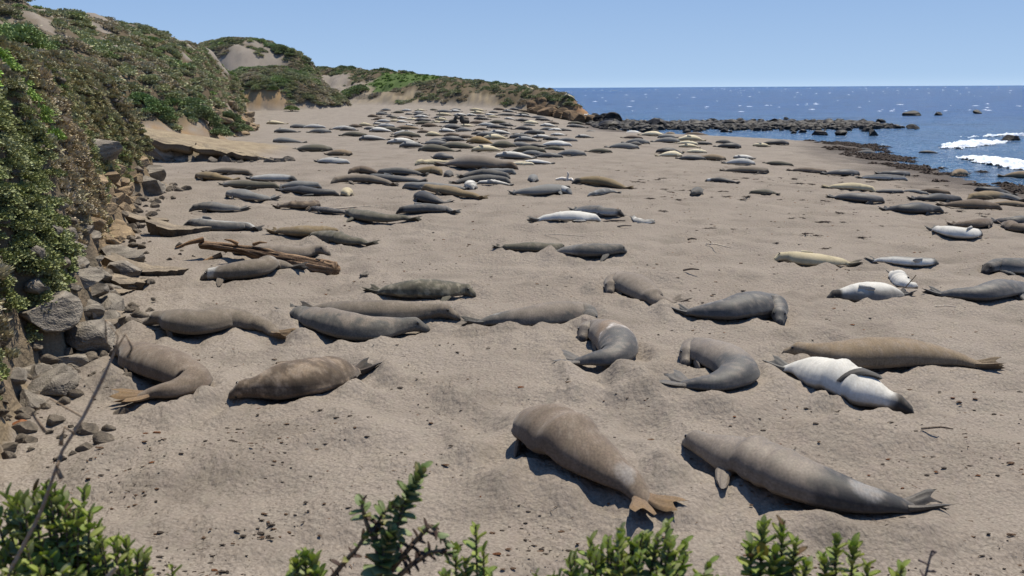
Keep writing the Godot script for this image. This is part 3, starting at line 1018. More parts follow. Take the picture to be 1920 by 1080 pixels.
func seal_mesh(pts: PackedVector2Array, base: Vector3, kind: String, o: Dictionary, rings: int, segs: int, key: float) -> ArrayMesh:
	begin()
	# the line of the back from nose to flipper tips, in equal steps
	var fine := PackedVector2Array()
	for i in pts.size() - 1:
		var p0 := pts[maxi(i - 1, 0)]
		var p3 := pts[mini(i + 2, pts.size() - 1)]
		for k in 14:
			fine.append(pts[i].cubic_interpolate(pts[i + 1], p0, p3, k / 14.0))
	fine.append(pts[pts.size() - 1])
	for pass_no in 5:
		var eased := fine.duplicate()
		for i in range(1, fine.size() - 1):
			eased[i] = (fine[i - 1] + fine[i] * 2.0 + fine[i + 1]) * 0.25
		fine = eased
	var cum := PackedFloat32Array([0.0])
	for i in range(1, fine.size()):
		cum.append(cum[i - 1] + fine[i].distance_to(fine[i - 1]))
	var length := cum[cum.size() - 1]
	var g: float = o.get("g", 1.0) * (0.88 if base.z > -19.0 else 0.79 if base.z > -50.0 else 0.98)
	var size := length * clampf(2.75 / length, 0.8, 1.15) if length > 2.0 else length
	var roll := deg_to_rad(o.get("roll", 0.0))
	var lift: float = o.get("lift", 0.0)
	var wrinkle: int = o.get("wrinkle", 0)
	var sandy: float = o.get("sand", 0.0)
	var mottle: float = o.get("mottle", 0.0)
	var rt: float = o.get("rt", 0.6)
	var d0 := coat(kind, 0)
	var v0 := coat(kind, 1)
	var sand_c := Color(0.225, 0.185, 0.145)
	var back_c := coat(o.rear, 0) if o.has("rear") else d0
	var back_v := coat(o.rear, 1) if o.has("rear") else v0
	var ground_dip := ground(base.x, base.z)
	var bed := PackedFloat32Array()
	for i in 13:
		var p := fine[mini(int(i / 12.0 * (fine.size() - 1)), fine.size() - 1)]
		bed.append(ground(base.x + p.x, base.z + p.y) - ground_dip)
	for pass_no in 8:
		var eased := bed.duplicate()
		for i in 13:
			eased[i] = (bed[maxi(i - 1, 0)] + bed[i] + bed[mini(i + 1, 12)]) / 3.0
		bed = eased
	var at := []  # centre, lateral, half width, half height, per ring
	var k0 := 0
	for i in rings:
		var u := i / (rings - 1.0)
		var t := 0.915 * (0.55 * u + 0.45 * u * u)
		if u > 0.6:
			t = 0.915 * lerpf(0.55 * 0.6 + 0.45 * 0.36, 1.0, (u - 0.6) / 0.4)
		var want := t * length
		while k0 < cum.size() - 2 and cum[k0 + 1] < want:
			k0 += 1
		var c2 := fine[k0].lerp(fine[k0 + 1], (want - cum[k0]) / maxf(cum[k0 + 1] - cum[k0], 1e-5))
		var ahead := fine[mini(k0 + 3, fine.size() - 1)] - fine[maxi(k0 - 2, 0)]
		ahead = ahead.normalized()
		var side := Vector3(-ahead.y, 0, ahead.x)
		var fat := lerpf(1.0, g, smoothstep(0.1, 0.3, t) * smoothstep(0.9, 0.66, t))
		var a := table(GIRTH, t) * size * fat
		if o.has("bull") and t < 0.12:
			a *= 1.0 + 0.25 * gauss(t - 0.03, 0.03)
		var b := a * lerpf(0.98, 0.8, smoothstep(0.08, 0.3, t))
		var kb := lerpf(0.9, 0.55, smoothstep(0.06, 0.26, t))
		var y := kb * b - 0.04 * b + lift * smoothstep(0.22, 0.04, t) + 0.012 * size * smoothstep(0.9, 0.8, t) * smoothstep(0.0, 0.1, t)
		var place := clampf(t * 12.0, 0.0, 11.999)
		var under := ground(base.x + c2.x, base.z + c2.y) - ground_dip - 0.035
		y += maxf(under, lerpf(bed[int(place)], bed[int(place) + 1], fposmod(place, 1.0)))
		var mid := Vector3(c2.x, y, c2.y)
		at.append([mid, side, a, b, t, Vector3(ahead.x, 0, ahead.y)])
		for k in segs:
			var ang := TAU * k / segs
			var ca := cos(ang)
			var sa := sin(ang)
			var turned := cos(ang - roll)
			var w := 1.0
			if rings > 40:
				w -= 0.014 * pow(absf(sin(t * 88.0 + 0.6 * sin(ang * 2.0 + key))), 3.0) * smoothstep(0.08, 0.11, t) * smoothstep(0.24, 0.17, t)
				w -= 0.012 * pow(absf(sin(t * 54.0 + 0.8 * sin(ang * 1.5 + key))), 4.0) * smoothstep(0.25, 0.32, t) * smoothstep(0.8, 0.7, t) * smoothstep(0.3, -0.3, ca)
			if wrinkle & 1:
				w -= 0.05 * pow(absf(sin(t * 95.0)), 3.0) * smoothstep(0.075, 0.1, t) * smoothstep(0.2, 0.15, t)
			if wrinkle & 2:
				w -= 0.04 * pow(absf(sin(t * 80.0 + sa)), 3.0) * smoothstep(0.26, 0.3, t) * smoothstep(0.52, 0.45, t) * smoothstep(-0.2, 0.5, absf(sa))
			if wrinkle == 3:
				w -= 0.035 * pow(absf(sin(t * 60.0)), 4.0) * smoothstep(0.5, 0.54, t) * smoothstep(0.74, 0.7, t)
			var off := side * (a * sa) + Vector3(0, b * ca if ca > 0.0 else kb * b * ca, 0)
			if ca < 0.0:
				off += side * (a * sa * 0.06)
			# shoulder and hip swellings, brow and muzzle
			var rel := sin(ang - roll)
			w += 0.07 * gauss(t - 0.27, 0.045) * gauss(absf(rel) - 0.9, 0.35) + 0.04 * gauss(t - 0.8, 0.05) * smoothstep(0.3, 0.9, absf(rel))
			w += 0.09 * gauss(t - 0.062, 0.018) * smoothstep(0.2, 0.8, turned) - 0.07 * gauss(t - 0.04, 0.012) * smoothstep(0.3, 0.9, turned)
			w += 0.10 * gauss(t - 0.024, 0.014) * smoothstep(0.1, -0.6, turned) + 0.03 * gauss(t - 0.018, 0.012)
			var q := mid + off
			var n1 := rough_noise.get_noise_3d(q.x * 1.1 + key, q.y * 1.1, q.z * 1.1)
			w += 0.05 * n1 * smoothstep(0.1, 0.25, t)
			q = mid + off * w
			var n2 := rough_noise.get_noise_3d(q.x * 3.3 + key, q.y * 3.3, q.z * 3.3)
			var n3 := rough_noise.get_noise_3d(q.x * 9.0 + key, q.y * 9.0, q.z * 9.0) if rings > 40 else 0.0
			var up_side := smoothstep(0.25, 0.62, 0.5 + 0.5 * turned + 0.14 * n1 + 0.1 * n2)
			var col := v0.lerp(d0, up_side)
			if o.has("rear"):
				var e := 0.06 * n2 + 0.05 * n1
				if o.has("band"):
					e += 0.12 * ca
				var kk := smoothstep(rt - 0.035, rt + 0.035, t + e)
				col = col.lerp(back_v.lerp(back_c, up_side), kk)
				if o.has("band"):
					col = col.lerp(Color(0.27, 0.185, 0.11), gauss(t + e - rt + 0.09, 0.07) * 0.85)
					col = col.lerp(Color(0.6, 0.55, 0.5), gauss(t + e - rt, 0.01) * smoothstep(-0.1, 0.25, n2))
			if o.has("headcoat"):
				col = col.lerp(coat(o.headcoat, 0), smoothstep(0.14, 0.09, t + 0.03 * n2))
			if o.has("neck"):
				col = col.lerp(coat("white", 1), smoothstep(0.07, 0.085, t + 0.01 * n2) * smoothstep(0.2, 0.15, t + 0.04 * n2))
			if mottle > 0.0:
				col = col.lerp(col * 1.9 + Color(0.03, 0.028, 0.02), smoothstep(0.1, 0.24, n2 + 0.5 * n3) * 0.75)
				col = col.lerp(col * 0.55, smoothstep(-0.18, -0.4, n2) * 0.6)
			if o.has("painted_glint"):  # paler moulted fur, with the glare on it painted into the colour
				var gl := smoothstep(0.35, 0.75, gauss(t - o.painted_glint, 0.06) * gauss(ang - (0.5 if ang < PI else TAU + 0.3), 0.75) + 0.5 * n2)
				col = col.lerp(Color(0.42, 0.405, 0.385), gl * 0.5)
			if sandy > 0.0:
				var crust := smoothstep(0.02, 0.1, ca - (1.0 - sandy) - 0.1 + 0.5 * n2 + 0.3 * n1) * smoothstep(0.14, 0.22, t) * smoothstep(0.8, 0.6, t)
				col = col.lerp(sand_c, crust * 0.9)
			col = col.lerp(sand_c, 0.55 * smoothstep(-0.35, -0.9, ca + 0.3 * n2) * (0.3 if kind == "dark" else 1.0))
			if rings > 40:
				col = col.lerp(sand_c * 1.05, 0.45 * smoothstep(0.05, 0.4, n3 + 0.5 * n2) * smoothstep(-0.2, 0.6, ca) * (0.4 if kind in ["white", "cream"] else 1.0))
			col = col * (1.0 + 0.24 * n2 + 0.05 * n1 + 0.2 * n3)
			col = col.lerp(Color(0.025, 0.022, 0.02), smoothstep(0.016, 0.005, t) * 0.75)
			col = col.lerp(Color(0.02, 0.018, 0.016), 0.8 * gauss(t - 0.058, 0.011) * gauss(absf(rel) - 0.82, 0.14) * smoothstep(0.2, 0.5, turned))
			col = col.lerp(Color(0.04, 0.035, 0.03), 0.5 * gauss(rel * rel - 0.82, 0.1) * smoothstep(0.1, -0.2, turned) * smoothstep(0.055, 0.045, t))
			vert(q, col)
	for i in rings - 1:
		for k in segs:
			var k2 := (k + 1) % segs
			quad(i * segs + k, (i + 1) * segs + k, (i + 1) * segs + k2, i * segs + k2)
	for e in 2:
		var row: int = 0 if e == 0 else (rings - 1) * segs
		var cap := vert(at[0 if e == 0 else rings - 1][0] - at[0][5] * (0.004 * size if e == 0 else 0.0), Color(0.03, 0.026, 0.023) if e == 0 else d0)
		for k in segs:
			I.append_array(PackedInt32Array([cap, row + k, row + (k + 1) % segs] if e == 0 else [cap, row + (k + 1) % segs, row + k]))
	if rings < 24:
		seal_flippers(base, at, size, roll, o, kind, 4, 4)
	else:
		seal_flippers(base, at, size, roll, o, kind, 10, 11)
		eye_spots_of(at, roll, size)
	return finish()


func ring_at(at: Array, t: float) -> Array:
	for r in at:
		if r[4] >= t:
			return r
	return at[at.size() - 1]


func eye_spots_of(at: Array, roll: float, size: float) -> void:
	eye_spots = []
	var r := ring_at(at, 0.058)
	for s in [-1.0, 1.0]:
		var ang: float = roll + s * 0.92
		var p: Vector3 = r[0] + r[1] * (r[2] * sin(ang)) + Vector3(0, r[3] * cos(ang), 0)
		if p.y > 0.02:
			eye_spots.append([p, 0.0085 * size])


func blade(root: Vector3, along: Vector3, across: Vector3, droop: Vector3, length: float, w0: float, w1: float, thick: float, notch: float, ns: int, nv: int, c0: Color, c1: Color) -> void:
	# a flipper: upper and lower face over five fingers, the outer ones longest where there is a notch
	var face := along.cross(across).normalized()
	var first := V.size()
	for layer in 2:
		for i in ns:
			var s := i / (ns - 1.0)
			for j in nv:
				var v := 2.0 * j / (nv - 1.0) - 1.0
				var reach := length * (1.0 - notch * (1.0 - pow(absf(v), 1.4)) - 0.12 * (1.0 - notch * 2.0) * v * v)
				var w := lerpf(w0, w1, smoothstep(0.0, 0.75, s)) * (1.0 - 0.45 * smoothstep(0.75, 1.0, s) * (1.0 - notch))
				var edge := sqrt(maxf(0.0, 1.0 - v * v * v * v)) * sqrt(maxf(0.0, 1.0 - pow(s, 6.0)))
				var th := thick * lerpf(1.0, 0.4, s) * edge * (1.0 + 0.28 * cos(v * 2.0 * PI * 1.25) * smoothstep(0.2, 0.6, s))
				var p := root + along * (s * reach) + across * (v * w * 0.5) + droop * (s * s) + face * (th * (0.5 if layer == 0 else -0.5))
				vert(p, c0.lerp(c1, smoothstep(0.1, 0.9, s) * (0.7 + 0.3 * cos(v * 7.8))))
	for layer in 2:
		var b := first + layer * ns * nv
		for i in ns - 1:
			for j in nv - 1:
				if layer == 1:
					quad(b + i * nv + j, b + i * nv + j + 1, b + (i + 1) * nv + j + 1, b + (i + 1) * nv + j)
				else:
					quad(b + i * nv + j, b + (i + 1) * nv + j, b + (i + 1) * nv + j + 1, b + i * nv + j + 1)
	for i in ns - 1:
		for j in [0, nv - 1]:
			var a: int = first + i * nv + j
			var b: int = a + ns * nv
			if j == 0:
				quad(a, b, b + nv, a + nv)
			else:
				quad(a, a + nv, b + nv, b)


func seal_flippers(base: Vector3, at: Array, size: float, roll: float, o: Dictionary, kind: String, ns: int, nv: int) -> void:
	var how: String = o.get("fl", "")
	var r := ring_at(at, 0.275)
	var back: Vector3 = r[5]
	var d0 := coat(kind, 0)
	var fore: Color = coat("slate", 0) if how == "raised" else d0 * 0.85 if absf(roll) < 1.0 else d0.lerp(coat(kind, 1), 0.55)
	for s in [-1.0, 1.0]:
		var ang: float = roll + s * 1.95
		var low: bool = cos(ang) < -0.75
		if low or how == "raised" and (r[1] * sin(ang)).z > 0.0:
			continue
		var out := (r[1] * sin(ang)).normalized() as Vector3
		var root: Vector3 = r[0] + out * (r[2] * 0.72) + Vector3(0, r[3] * cos(ang) * 0.5, 0)
		if absf(roll) > 1.0:
			root = r[0] + r[1] * (r[2] * sin(ang) * 0.95) + Vector3(0, r[3] * cos(ang) * (0.95 if cos(ang) > 0.0 else 0.5), 0)
		var along := (out * 0.5 + back * 0.9 + Vector3(0, -0.2, 0)).normalized()
		var len := 0.13 * size
		if how == "near" and out.z > 0.0:
			along = (out * 1.0 + back * 0.35 + Vector3(0, -0.22, 0)).normalized()
			len = 0.165 * size
		if how == "reach" and out.z > 0.0:
			along = (out * 1.0 + back * 0.55 + Vector3(0, -0.16, 0)).normalized()
			len = 0.2 * size
		var droop := Vector3.ZERO
		if how == "raised" and out.z < 0.0:
			root = r[0] + out * (r[2] * 0.62) + Vector3(0, r[3] * 0.72 + 0.03, 0)
			along = (-out * 0.85 + Vector3(0, 0.55, 0) + back * 0.4).normalized()
			len = 0.25 * size
			droop = Vector3(0, -0.13, 0.0) * size
		elif absf(roll) > 1.0:
			along = (back * 0.9 + out * 0.4 + Vector3(0, 0.05, 0)).normalized()
			droop = -out * 0.02 * size
		else:
			var flat := Vector3(along.x, 0, along.z).normalized()
			var bed_y := ground(base.x + root.x + flat.x * len, base.z + root.z + flat.z * len) - base.y + 0.03
			along = (flat * len + Vector3(0, clampf(bed_y - root.y, -0.6 * len, 0.4 * len), 0)).normalized()
			droop = back * 0.035 * size
		var across: Vector3 = along.cross(out).normalized() if absf(along.dot(out)) < 0.75 else along.cross(Vector3(0, 1, 0)).normalized()
		if how != "" and (how != "raised" or out.z < 0.0):
			across = along.cross(Vector3.UP).normalized()
		blade(root, along, across, droop, len, (0.15 if how == "raised" else 0.07) * size, 0.05 * size, 0.03 * size, 0.0, ns, nv, fore if how != "reach" else d0, fore * 0.75)
	# the two hind flippers, each with long outer fingers
	var e: Array = ring_at(at, 0.862)
	var tail: Vector3 = ring_at(at, 0.9)[5]
	var hc := coat(o.hind, 0) if o.has("hind") else (coat(o.rear, 0) * 0.85 if o.has("rear") else d0 * 0.75)
	var fan: float = 0.42 if o.has("fan") else 0.2
	for s in [-1.0, 1.0]:
		var root: Vector3 = e[0] + e[1] * (s * e[2] * 0.42)
		var along := (tail * 1.0 + e[1] * (s * fan)).normalized() as Vector3
		var tilt: float = 0.2 if o.has("fan") else 0.75
		var across: Vector3 = (along.cross(Vector3.UP) * cos(tilt) + Vector3.UP * sin(tilt) * s).normalized()
		var len: float = (0.165 if o.has("fan") else 0.15) * size
		var droop := Vector3(0, 0.03 * size - e[3] * 0.25, 0)
		blade(root, along, across, droop, len, 0.05 * size, (0.095 if o.has("fan") else 0.075) * size, 0.026 * size, 0.3, ns, nv, hc.lerp(d0, 0.4), hc)


func build_seals() -> void:
	var number := 0
	var eyeball := SphereMesh.new()
	eyeball.radius = 1.0
	eyeball.height = 2.0
	eyeball.radial_segments = 10
	eyeball.rings = 6
	for s in SEALS:
		number += 1
		var base := Vector3(s[2], 0, s[3])
		base.y = ground(base.x, base.z)
		if base.y < SEA:
			base.y = SEA - 0.05
		var pts := PackedVector2Array()
		for k in range(0, s[4].size(), 2):
			pts.append(Vector2(s[4][k], s[4][k + 1]))
		var rings := 84 if s[3] > -19.0 else 52 if s[3] > -30.0 else 34 if s[3] > -56.0 else 20
		var segs := 36 if s[3] > -19.0 else 24 if s[3] > -30.0 else 16 if s[3] > -56.0 else 10
		var mesh := seal_mesh(pts, base, s[1], s[5], rings, segs, number * 7.3)
		var glossy: bool = s[1] in ["dark", "slate"] or s[5].get("rear", "") in ["slate", "dark"]
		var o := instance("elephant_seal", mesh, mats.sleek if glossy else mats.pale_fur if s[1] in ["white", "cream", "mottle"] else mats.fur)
		o.position = base
		tag(o, s[0], "seal", "elephant seals resting on the beach")
		if rings > 50:
			for e in eye_spots:
				var ball := instance("eye", eyeball, mats.eye, o)
				ball.position = e[0]
				ball.scale = Vector3.ONE * e[1]
	# two seals rearing up against each other in the far crowd
	for k in 2:
		begin()
		var path := PackedVector3Array()
		var radii := PackedFloat32Array()
		for i in 14:
			var u := i / 13.0
			path.append(Vector3((1.0 - 0.82 * smoothstep(0.0, 0.6, u)) * (-1.0 if k == 0 else 1.0), 0.22 + 0.78 * smoothstep(0.3, 1.0, u), 0.1 * sin(u * 3.0)))
			radii.append(0.06 + 0.33 * sin(PI * clampf(u * 0.8 + 0.12, 0.0, 1.0)) * (1.0 - 0.35 * u))
		tube(path, radii, 12, Color(0.06, 0.055, 0.045), Color(0.1, 0.09, 0.07), 0.15)
		var o := instance("rearing_seal", finish(), mats.fur)
		o.position = Vector3(-6.3 + 0.3 * k, bare(-6.1, -106.6), -106.6 - 0.4 * k)
		tag(o, ["dark seal rearing up in the far crowd, the one nearer the dunes", "dark seal rearing up in the far crowd, the one nearer the sea"][k], "seal", "seals rearing up")


# ------------------------------------------------------------------ driftwood and litter

func build_driftwood() -> void:
	# the split log
	var a := Vector3(-7.55, 0.3, -21.3)
	var b := Vector3(-3.95, 0.2, -19.25)
	var log := thing("driftwood_log", Vector3(-5.7, 0, -20.3), "long weathered brown log split along the grain, half sunk in sand", "log")
	begin()
	var path := PackedVector3Array()
	var n := 40
	var sides := 40
	for i in n:
		var u := i / (n - 1.0)
		var c := a.lerp(b, u) - log.position + Vector3(0.05 * sin(u * 7.0), 0.05 * sin(u * 5.0) - 0.06 * u, 0.0)
		var r := lerpf(0.1, 0.2, smoothstep(0.0, 0.9, u)) * (1.0 + 0.08 * sin(u * 17.0))
		if u > 0.97:
			r *= 0.93
		var d := (b - a).normalized()
		var w := d.cross(Vector3.UP).normalized()
		for k in sides:
			var ang := TAU * k / sides
			var groove := 0.7 * rough_noise.get_noise_2d(k * 0.8, u * 2.6 + k * 0.07) + 0.6 * rough_noise.get_noise_2d(k * 2.3, u * 4.0)
			var split := -0.45 * gauss(fposmod(ang + 0.5 * sin(u * 6.0), TAU) - 1.2, 0.16) * smoothstep(0.1, 0.3, u)
			var rr := r * (1.0 + 0.3 * groove + split)
			var tone := clampf(0.45 + 1.7 * groove + 0.3 * rough_noise.get_noise_2d(k * 0.5, u * 14.0), 0.0, 1.0)
			vert(c + (w * cos(ang) + Vector3.UP * sin(ang) * 0.9) * rr, Color(0.04, 0.026, 0.018).lerp(Color(0.25, 0.17, 0.11), tone))
	for i in n - 1:
		for k in sides:
			quad(i * sides + k, (i + 1) * sides + k, (i + 1) * sides + (k + 1) % sides, i * sides + (k + 1) % sides)
	for e in 2:
		var row: int = 0 if e == 0 else (n - 1) * sides
		var mid := Vector3.ZERO
		for k in sides:
			mid += V[row + k] / sides
		var c := vert(mid, Color(0.09, 0.055, 0.035))
		for k in sides:
			I.append_array(PackedInt32Array([c, row + k, row + (k + 1) % sides] if e == 0 else [c, row + (k + 1) % sides, row + k]))
	instance("trunk", finish(), mats.wood, log)
	for sp in [[0.02, 0.15, -0.55, -0.14, 0.35, 0.05], [0.16, -0.16, -0.7, 0.42, 0.4, 0.05], [0.3, 0.16, -0.3, 0.12, 0.05, 0.035], [0.42, 0.2, 0.35, 0.06, 0.1, 0.03]]:
		begin()
		var p: Vector3 = a.lerp(b, sp[0]) - log.position + Vector3(0, sp[1], 0)
		var q := p + Vector3(sp[2], -sp[3] * 0.75 if sp[3] > 0.3 else sp[3], sp[4])
		tube(PackedVector3Array([p, p.lerp(q, 0.5) + Vector3(0, 0.03, 0), q]), PackedFloat32Array([sp[5] * 1.5, sp[5], sp[5] * 0.35]), 7, Color(0.1, 0.06, 0.035), Color(0.28, 0.17, 0.09), 0.4)
		instance("splinter", finish(), mats.wood, log)
	# white bleached driftwood beside the golden backed seal
	var w := thing("bleached_driftwood", Vector3(2.45, bare(2.45, -39.4), -39.4), "bleached white driftwood root with an upright prong by the golden backed seal", "driftwood")
	for br in [[0.0, 0.05, 0.03, 0.34, 0.05, 0.06], [-0.05, 0.06, -0.45, 0.02, 0.1, 0.09], [0.05, 0.05, 0.2, -0.02, 0.25, 0.08]]:
		begin()
		var p := Vector3(br[0], br[1], 0)
		var q := p + Vector3(br[2], br[3], br[4])
		tube(PackedVector3Array([p, p.lerp(q, 0.5) + Vector3(0.06, 0.05, 0), q]), PackedFloat32Array([br[5], br[5] * 0.8, br[5] * 0.45]), 7, Color(0.5, 0.45, 0.38), Color(0.68, 0.63, 0.56), 0.4)
		instance("branch", finish(), mats.wood, w)
	# single sticks, [from x, z, to x, z, raised, radius, pale, label]
	for s in [[5.1, -22.9, 5.55, -22.1, 0.03, 0.018, 0.8, "pale forked stick lying on open sand"], [5.28, -23.2, 5.1, -22.9, 0.18, 0.014, 0.8, "short pale prong of the forked stick standing up"], [8.16, -17.95, 8.2, -17.6, 0.34, 0.012, 0.3, "thin stick standing upright behind the chubby white seal"], [0.35, -26.3, 1.0, -26.2, 0.03, 0.022, 0.2, "dark stick beside the stretched white seal's tail"], [2.8, -26.95, 3.45, -26.7, 0.07, 0.035, 0.15, "thick dark stick at the head of the stretched white seal"], [3.1, -25.75, 3.5, -25.65, 0.04, 0.03, 0.3, "short brown stick with a twig below the white mottled seal"], [3.45, -28.3, 3.85, -27.9, 0.04, 0.025, 0.6, "pale stick above the white mottled seal"], [4.4, -16.9, 4.75, -16.7, 0.03, 0.02, 0.6, "pale chip of wood behind the sleek slate seal"], [8.15, -16.6, 8.6, -16.3, 0.02, 0.012, 0.85, "thin bleached twig below the chubby white seal"], [-6.7, -29.4, -4.6, -30.6, 0.05, 0.03, 0.7, "long curved pale pole behind the olive seal"], [3.75, -19.0, 4.05, -18.8, 0.06, 0.025, 0.1, "small dark twisted root alone on the sand"], [0.9, -23.9, 1.95, -23.4, 0.03, 0.014, 0.8, "thin pale straw like stick above the two seals in line"], [4.85, -24.1, 5.05, -23.9, 0.04, 0.03, 0.1, "small dark crooked wood scrap on the middle sand"], [4.75, -9.7, 5.1, -9.65, 0.02, 0.014, 0.1, "dark twig on the sand at the edge of view"]]:
		begin()
		var p := Vector3(s[0], 0.02, s[1])
		var q := Vector3(s[2], s[4] + 0.015, s[3])
		var g0 := ground(s[0], s[1])
		tube(PackedVector3Array([p, p.lerp(q, 0.35) + Vector3(0.02, 0.03, 0.03), p.lerp(q, 0.7) + Vector3(-0.02, 0.015, -0.02), q]) if s[4] < 0.2 else PackedVector3Array([p, p.lerp(q, 0.5), q]), PackedFloat32Array([s[5], s[5] * 0.95, s[5] * 0.85, s[5] * 0.5]), 6, Color(0.06, 0.045, 0.035).lerp(Color(0.45, 0.38, 0.3), s[6]), Color(0.1, 0.075, 0.055).lerp(Color(0.55, 0.48, 0.38), s[6]), 0.3)
		var o := instance("driftwood_stick", finish(), mats.wood)
		o.position.y = g0
		tag(o, s[7], "stick")
	# a low sand fence far up the beach
	var f := thing("sand_fence", Vector3(-29, 0, -168.5), "low weathered slat fence crossing the far sand slope", "fence")
	begin()
	for k in 60:
		var u := k / 59.0
		var x := lerpf(-34.2, -23.6, u)
		var z := lerpf(-172.0, -165.0, u)
		var g := ground(x, z)
		var p := Vector3(x, g, z) - f.position
		tube(PackedVector3Array([p - Vector3(0, 0.2, 0), p + Vector3(0.03 * sin(k * 2.1), 0.75 + 0.1 * sin(k * 1.3), 0)]), PackedFloat32Array([0.045, 0.04]), 4, Color(0.16, 0.13, 0.1), Color(0.3, 0.26, 0.21))
	var slats := instance("slats", finish(), mats.wood, f)
	slats.set_meta("kind", "stuff")


func build_shore_debris() -> void:
	var clods := []
	for k in 3:
		clods.append(rock_mesh(400 + k, Color(0.1, 0.078, 0.06), Color(0.22, 0.175, 0.135), 0.6, 1))
	begin()
	tube(PackedVector3Array([Vector3(-0.5, 0, 0), Vector3(-0.15, 0.06, 0.06), Vector3(0.2, 0.05, -0.05), Vector3(0.5, 0.0, 0.02)]), PackedFloat32Array([0.05, 0.06, 0.05, 0.025]), 4, Color(0.06, 0.042, 0.03), Color(0.2, 0.145, 0.1))
	var twig := finish()
	for kind in 4:
		var where: Array[Transform3D] = []
		var tint := []
		for k in 42000:
			var z := -5.6 - 46.0 * pow(rng.randf(), 1.9)
			var x := rng.randf_range(-0.62, 0.64) * absf(z) + 0.5
			var n := rough_noise.get_noise_2d(x * 0.55, z * 0.7) + 0.5 * rough_noise.get_noise_2d(x * 0.12 + 30.0, z * 0.2)
			var wet := clampf((z + 7.0) / -30.0, 0.0, 1.0)
			if n < rng.randf_range(-0.3, 0.42) + (0.12 if z < -13.0 else 0.0) - 0.2 * wet * (1.0 if x > 4.0 else 0.0):
				continue
			if x < table(BLUFF_FOOT, -z):
				continue
			var s := 0.004 + 0.019 * pow(rng.randf(), 6.0)
			s *= 1.0 + 0.01 * absf(z)
			var basis := Basis.from_euler(Vector3(rng.randf_range(-0.4, 0.4), rng.randf() * TAU, rng.randf_range(-0.4, 0.4)))
			if kind == 3:
				s *= 2.6
				basis = basis.scaled(Vector3(s * 1.2, s, s))
			else:
				basis = basis.scaled(Vector3(s * rng.randf_range(1.0, 2.6), s * 0.8, s))
			where.append(Transform3D(basis, Vector3(x, ground(x, z) + 0.004 + s * 0.2, z)))
			var t := rng.randf()
			tint.append(Color(1, 1, 1) if t < 0.55 else Color(1.9, 1.5, 1.2) if t < 0.9 else Color(3.0, 3.0, 3.0) if t > 0.97 else Color(2.2, 1.2, 0.7))
			if where.size() > 3400:
				break
		scatter("beach_litter" if kind == 3 else "sand_clods", twig if kind == 3 else clods[kind], mats.wood if kind == 3 else mats.rock, where, tint, "bits of wood and weed on the sand" if kind == 3 else "dark clods and pebbles scattered on the sand")
	# kelp wrack along the water
	begin()
	for k in 9:
		var a := TAU * k / 9.0 + rng.randf()
		var l := rng.randf_range(0.3, 0.75)
		var p := Vector3(rng.randf_range(-0.2, 0.2), 0.04, rng.randf_range(-0.2, 0.2))
		tube(PackedVector3Array([p, p + Vector3(cos(a) * l * 0.5, rng.randf_range(0.06, 0.2), sin(a) * l * 0.5), p + Vector3(cos(a + 0.5) * l, 0.0, sin(a + 0.5) * l)]), PackedFloat32Array([0.05, 0.07, 0.02]), 4, Color(0.028, 0.023, 0.021), Color(0.075, 0.057, 0.046))
	var weed := finish()
	var where: Array[Transform3D] = []
	for k in 1000:
		var z := rng.randf_range(-85.5, -42.0)
		var x := table(SHORE, -z) + rng.randfn() * 1.0 - (0.2 if z > -66.0 else 0.6)
		if rough_noise.get_noise_2d(x * 0.25, z * 0.16) < (0.12 if z > -64.0 else -0.15):
			continue
		var s := rng.randf_range(0.35, 1.0)
		where.append(Transform3D(Basis(Vector3.UP, rng.randf() * TAU).scaled(Vector3(s, s * 0.7, s)), Vector3(x, maxf(ground(x, z), SEA) + 0.01, z)))
	for k in 700:
		var z := rng.randf_range(-46.0, -19.0)
		var x := rng.randf_range(5.0, 24.0)
		if rough_noise.get_noise_2d(x * 0.2, z * 0.5) < 0.16:
			continue
		var s := rng.randf_range(0.1, 0.3)
		where.append(Transform3D(Basis(Vector3.UP, rng.randf() * TAU).scaled(Vector3(s * 1.5, s * 0.5, s)), Vector3(x, ground(x, z), z)))
	scatter("kelp_wrack", weed, mats.wood, where, [], "brown kelp cast up along the edge of the water")


# ------------------------------------------------------------------ plants in front of the viewer

func leaf_mesh(plump: float, tone: Color, tip: Color) -> ArrayMesh:
	# a fleshy spoon-shaped leaf of unit length along z
	begin()
	const NS := 6
	const NV := 5
	for layer in 2:
		for i in NS:
			var s := i / (NS - 1.0)
			var w := 0.29 * plump * (0.25 + 0.75 * sin(PI * pow(s, 0.75) * 0.82)) * (1.0 - 0.75 * pow(s, 7.0))
			for j in NV:
				var v := 2.0 * j / (NV - 1.0) - 1.0
				var edge := sqrt(maxf(0.0, 1.0 - v * v)) * sqrt(maxf(0.0, 1.0 - pow(s, 8.0)))
				vert(Vector3(v * w, 0.10 * v * v - 0.22 * s * s + edge * (0.05 if layer == 0 else -0.07), s), tone.lerp(tip, pow(s, 3.0) * 0.8))
	for layer in 2:
		var b := layer * NS * NV
		for i in NS - 1:
			for j in NV - 1:
				if layer == 0:
					quad(b + i * NV + j, b + i * NV + j + 1, b + (i + 1) * NV + j + 1, b + (i + 1) * NV + j)
				else:
					quad(b + i * NV + j, b + (i + 1) * NV + j, b + (i + 1) * NV + j + 1, b + i * NV + j + 1)
	return finish()


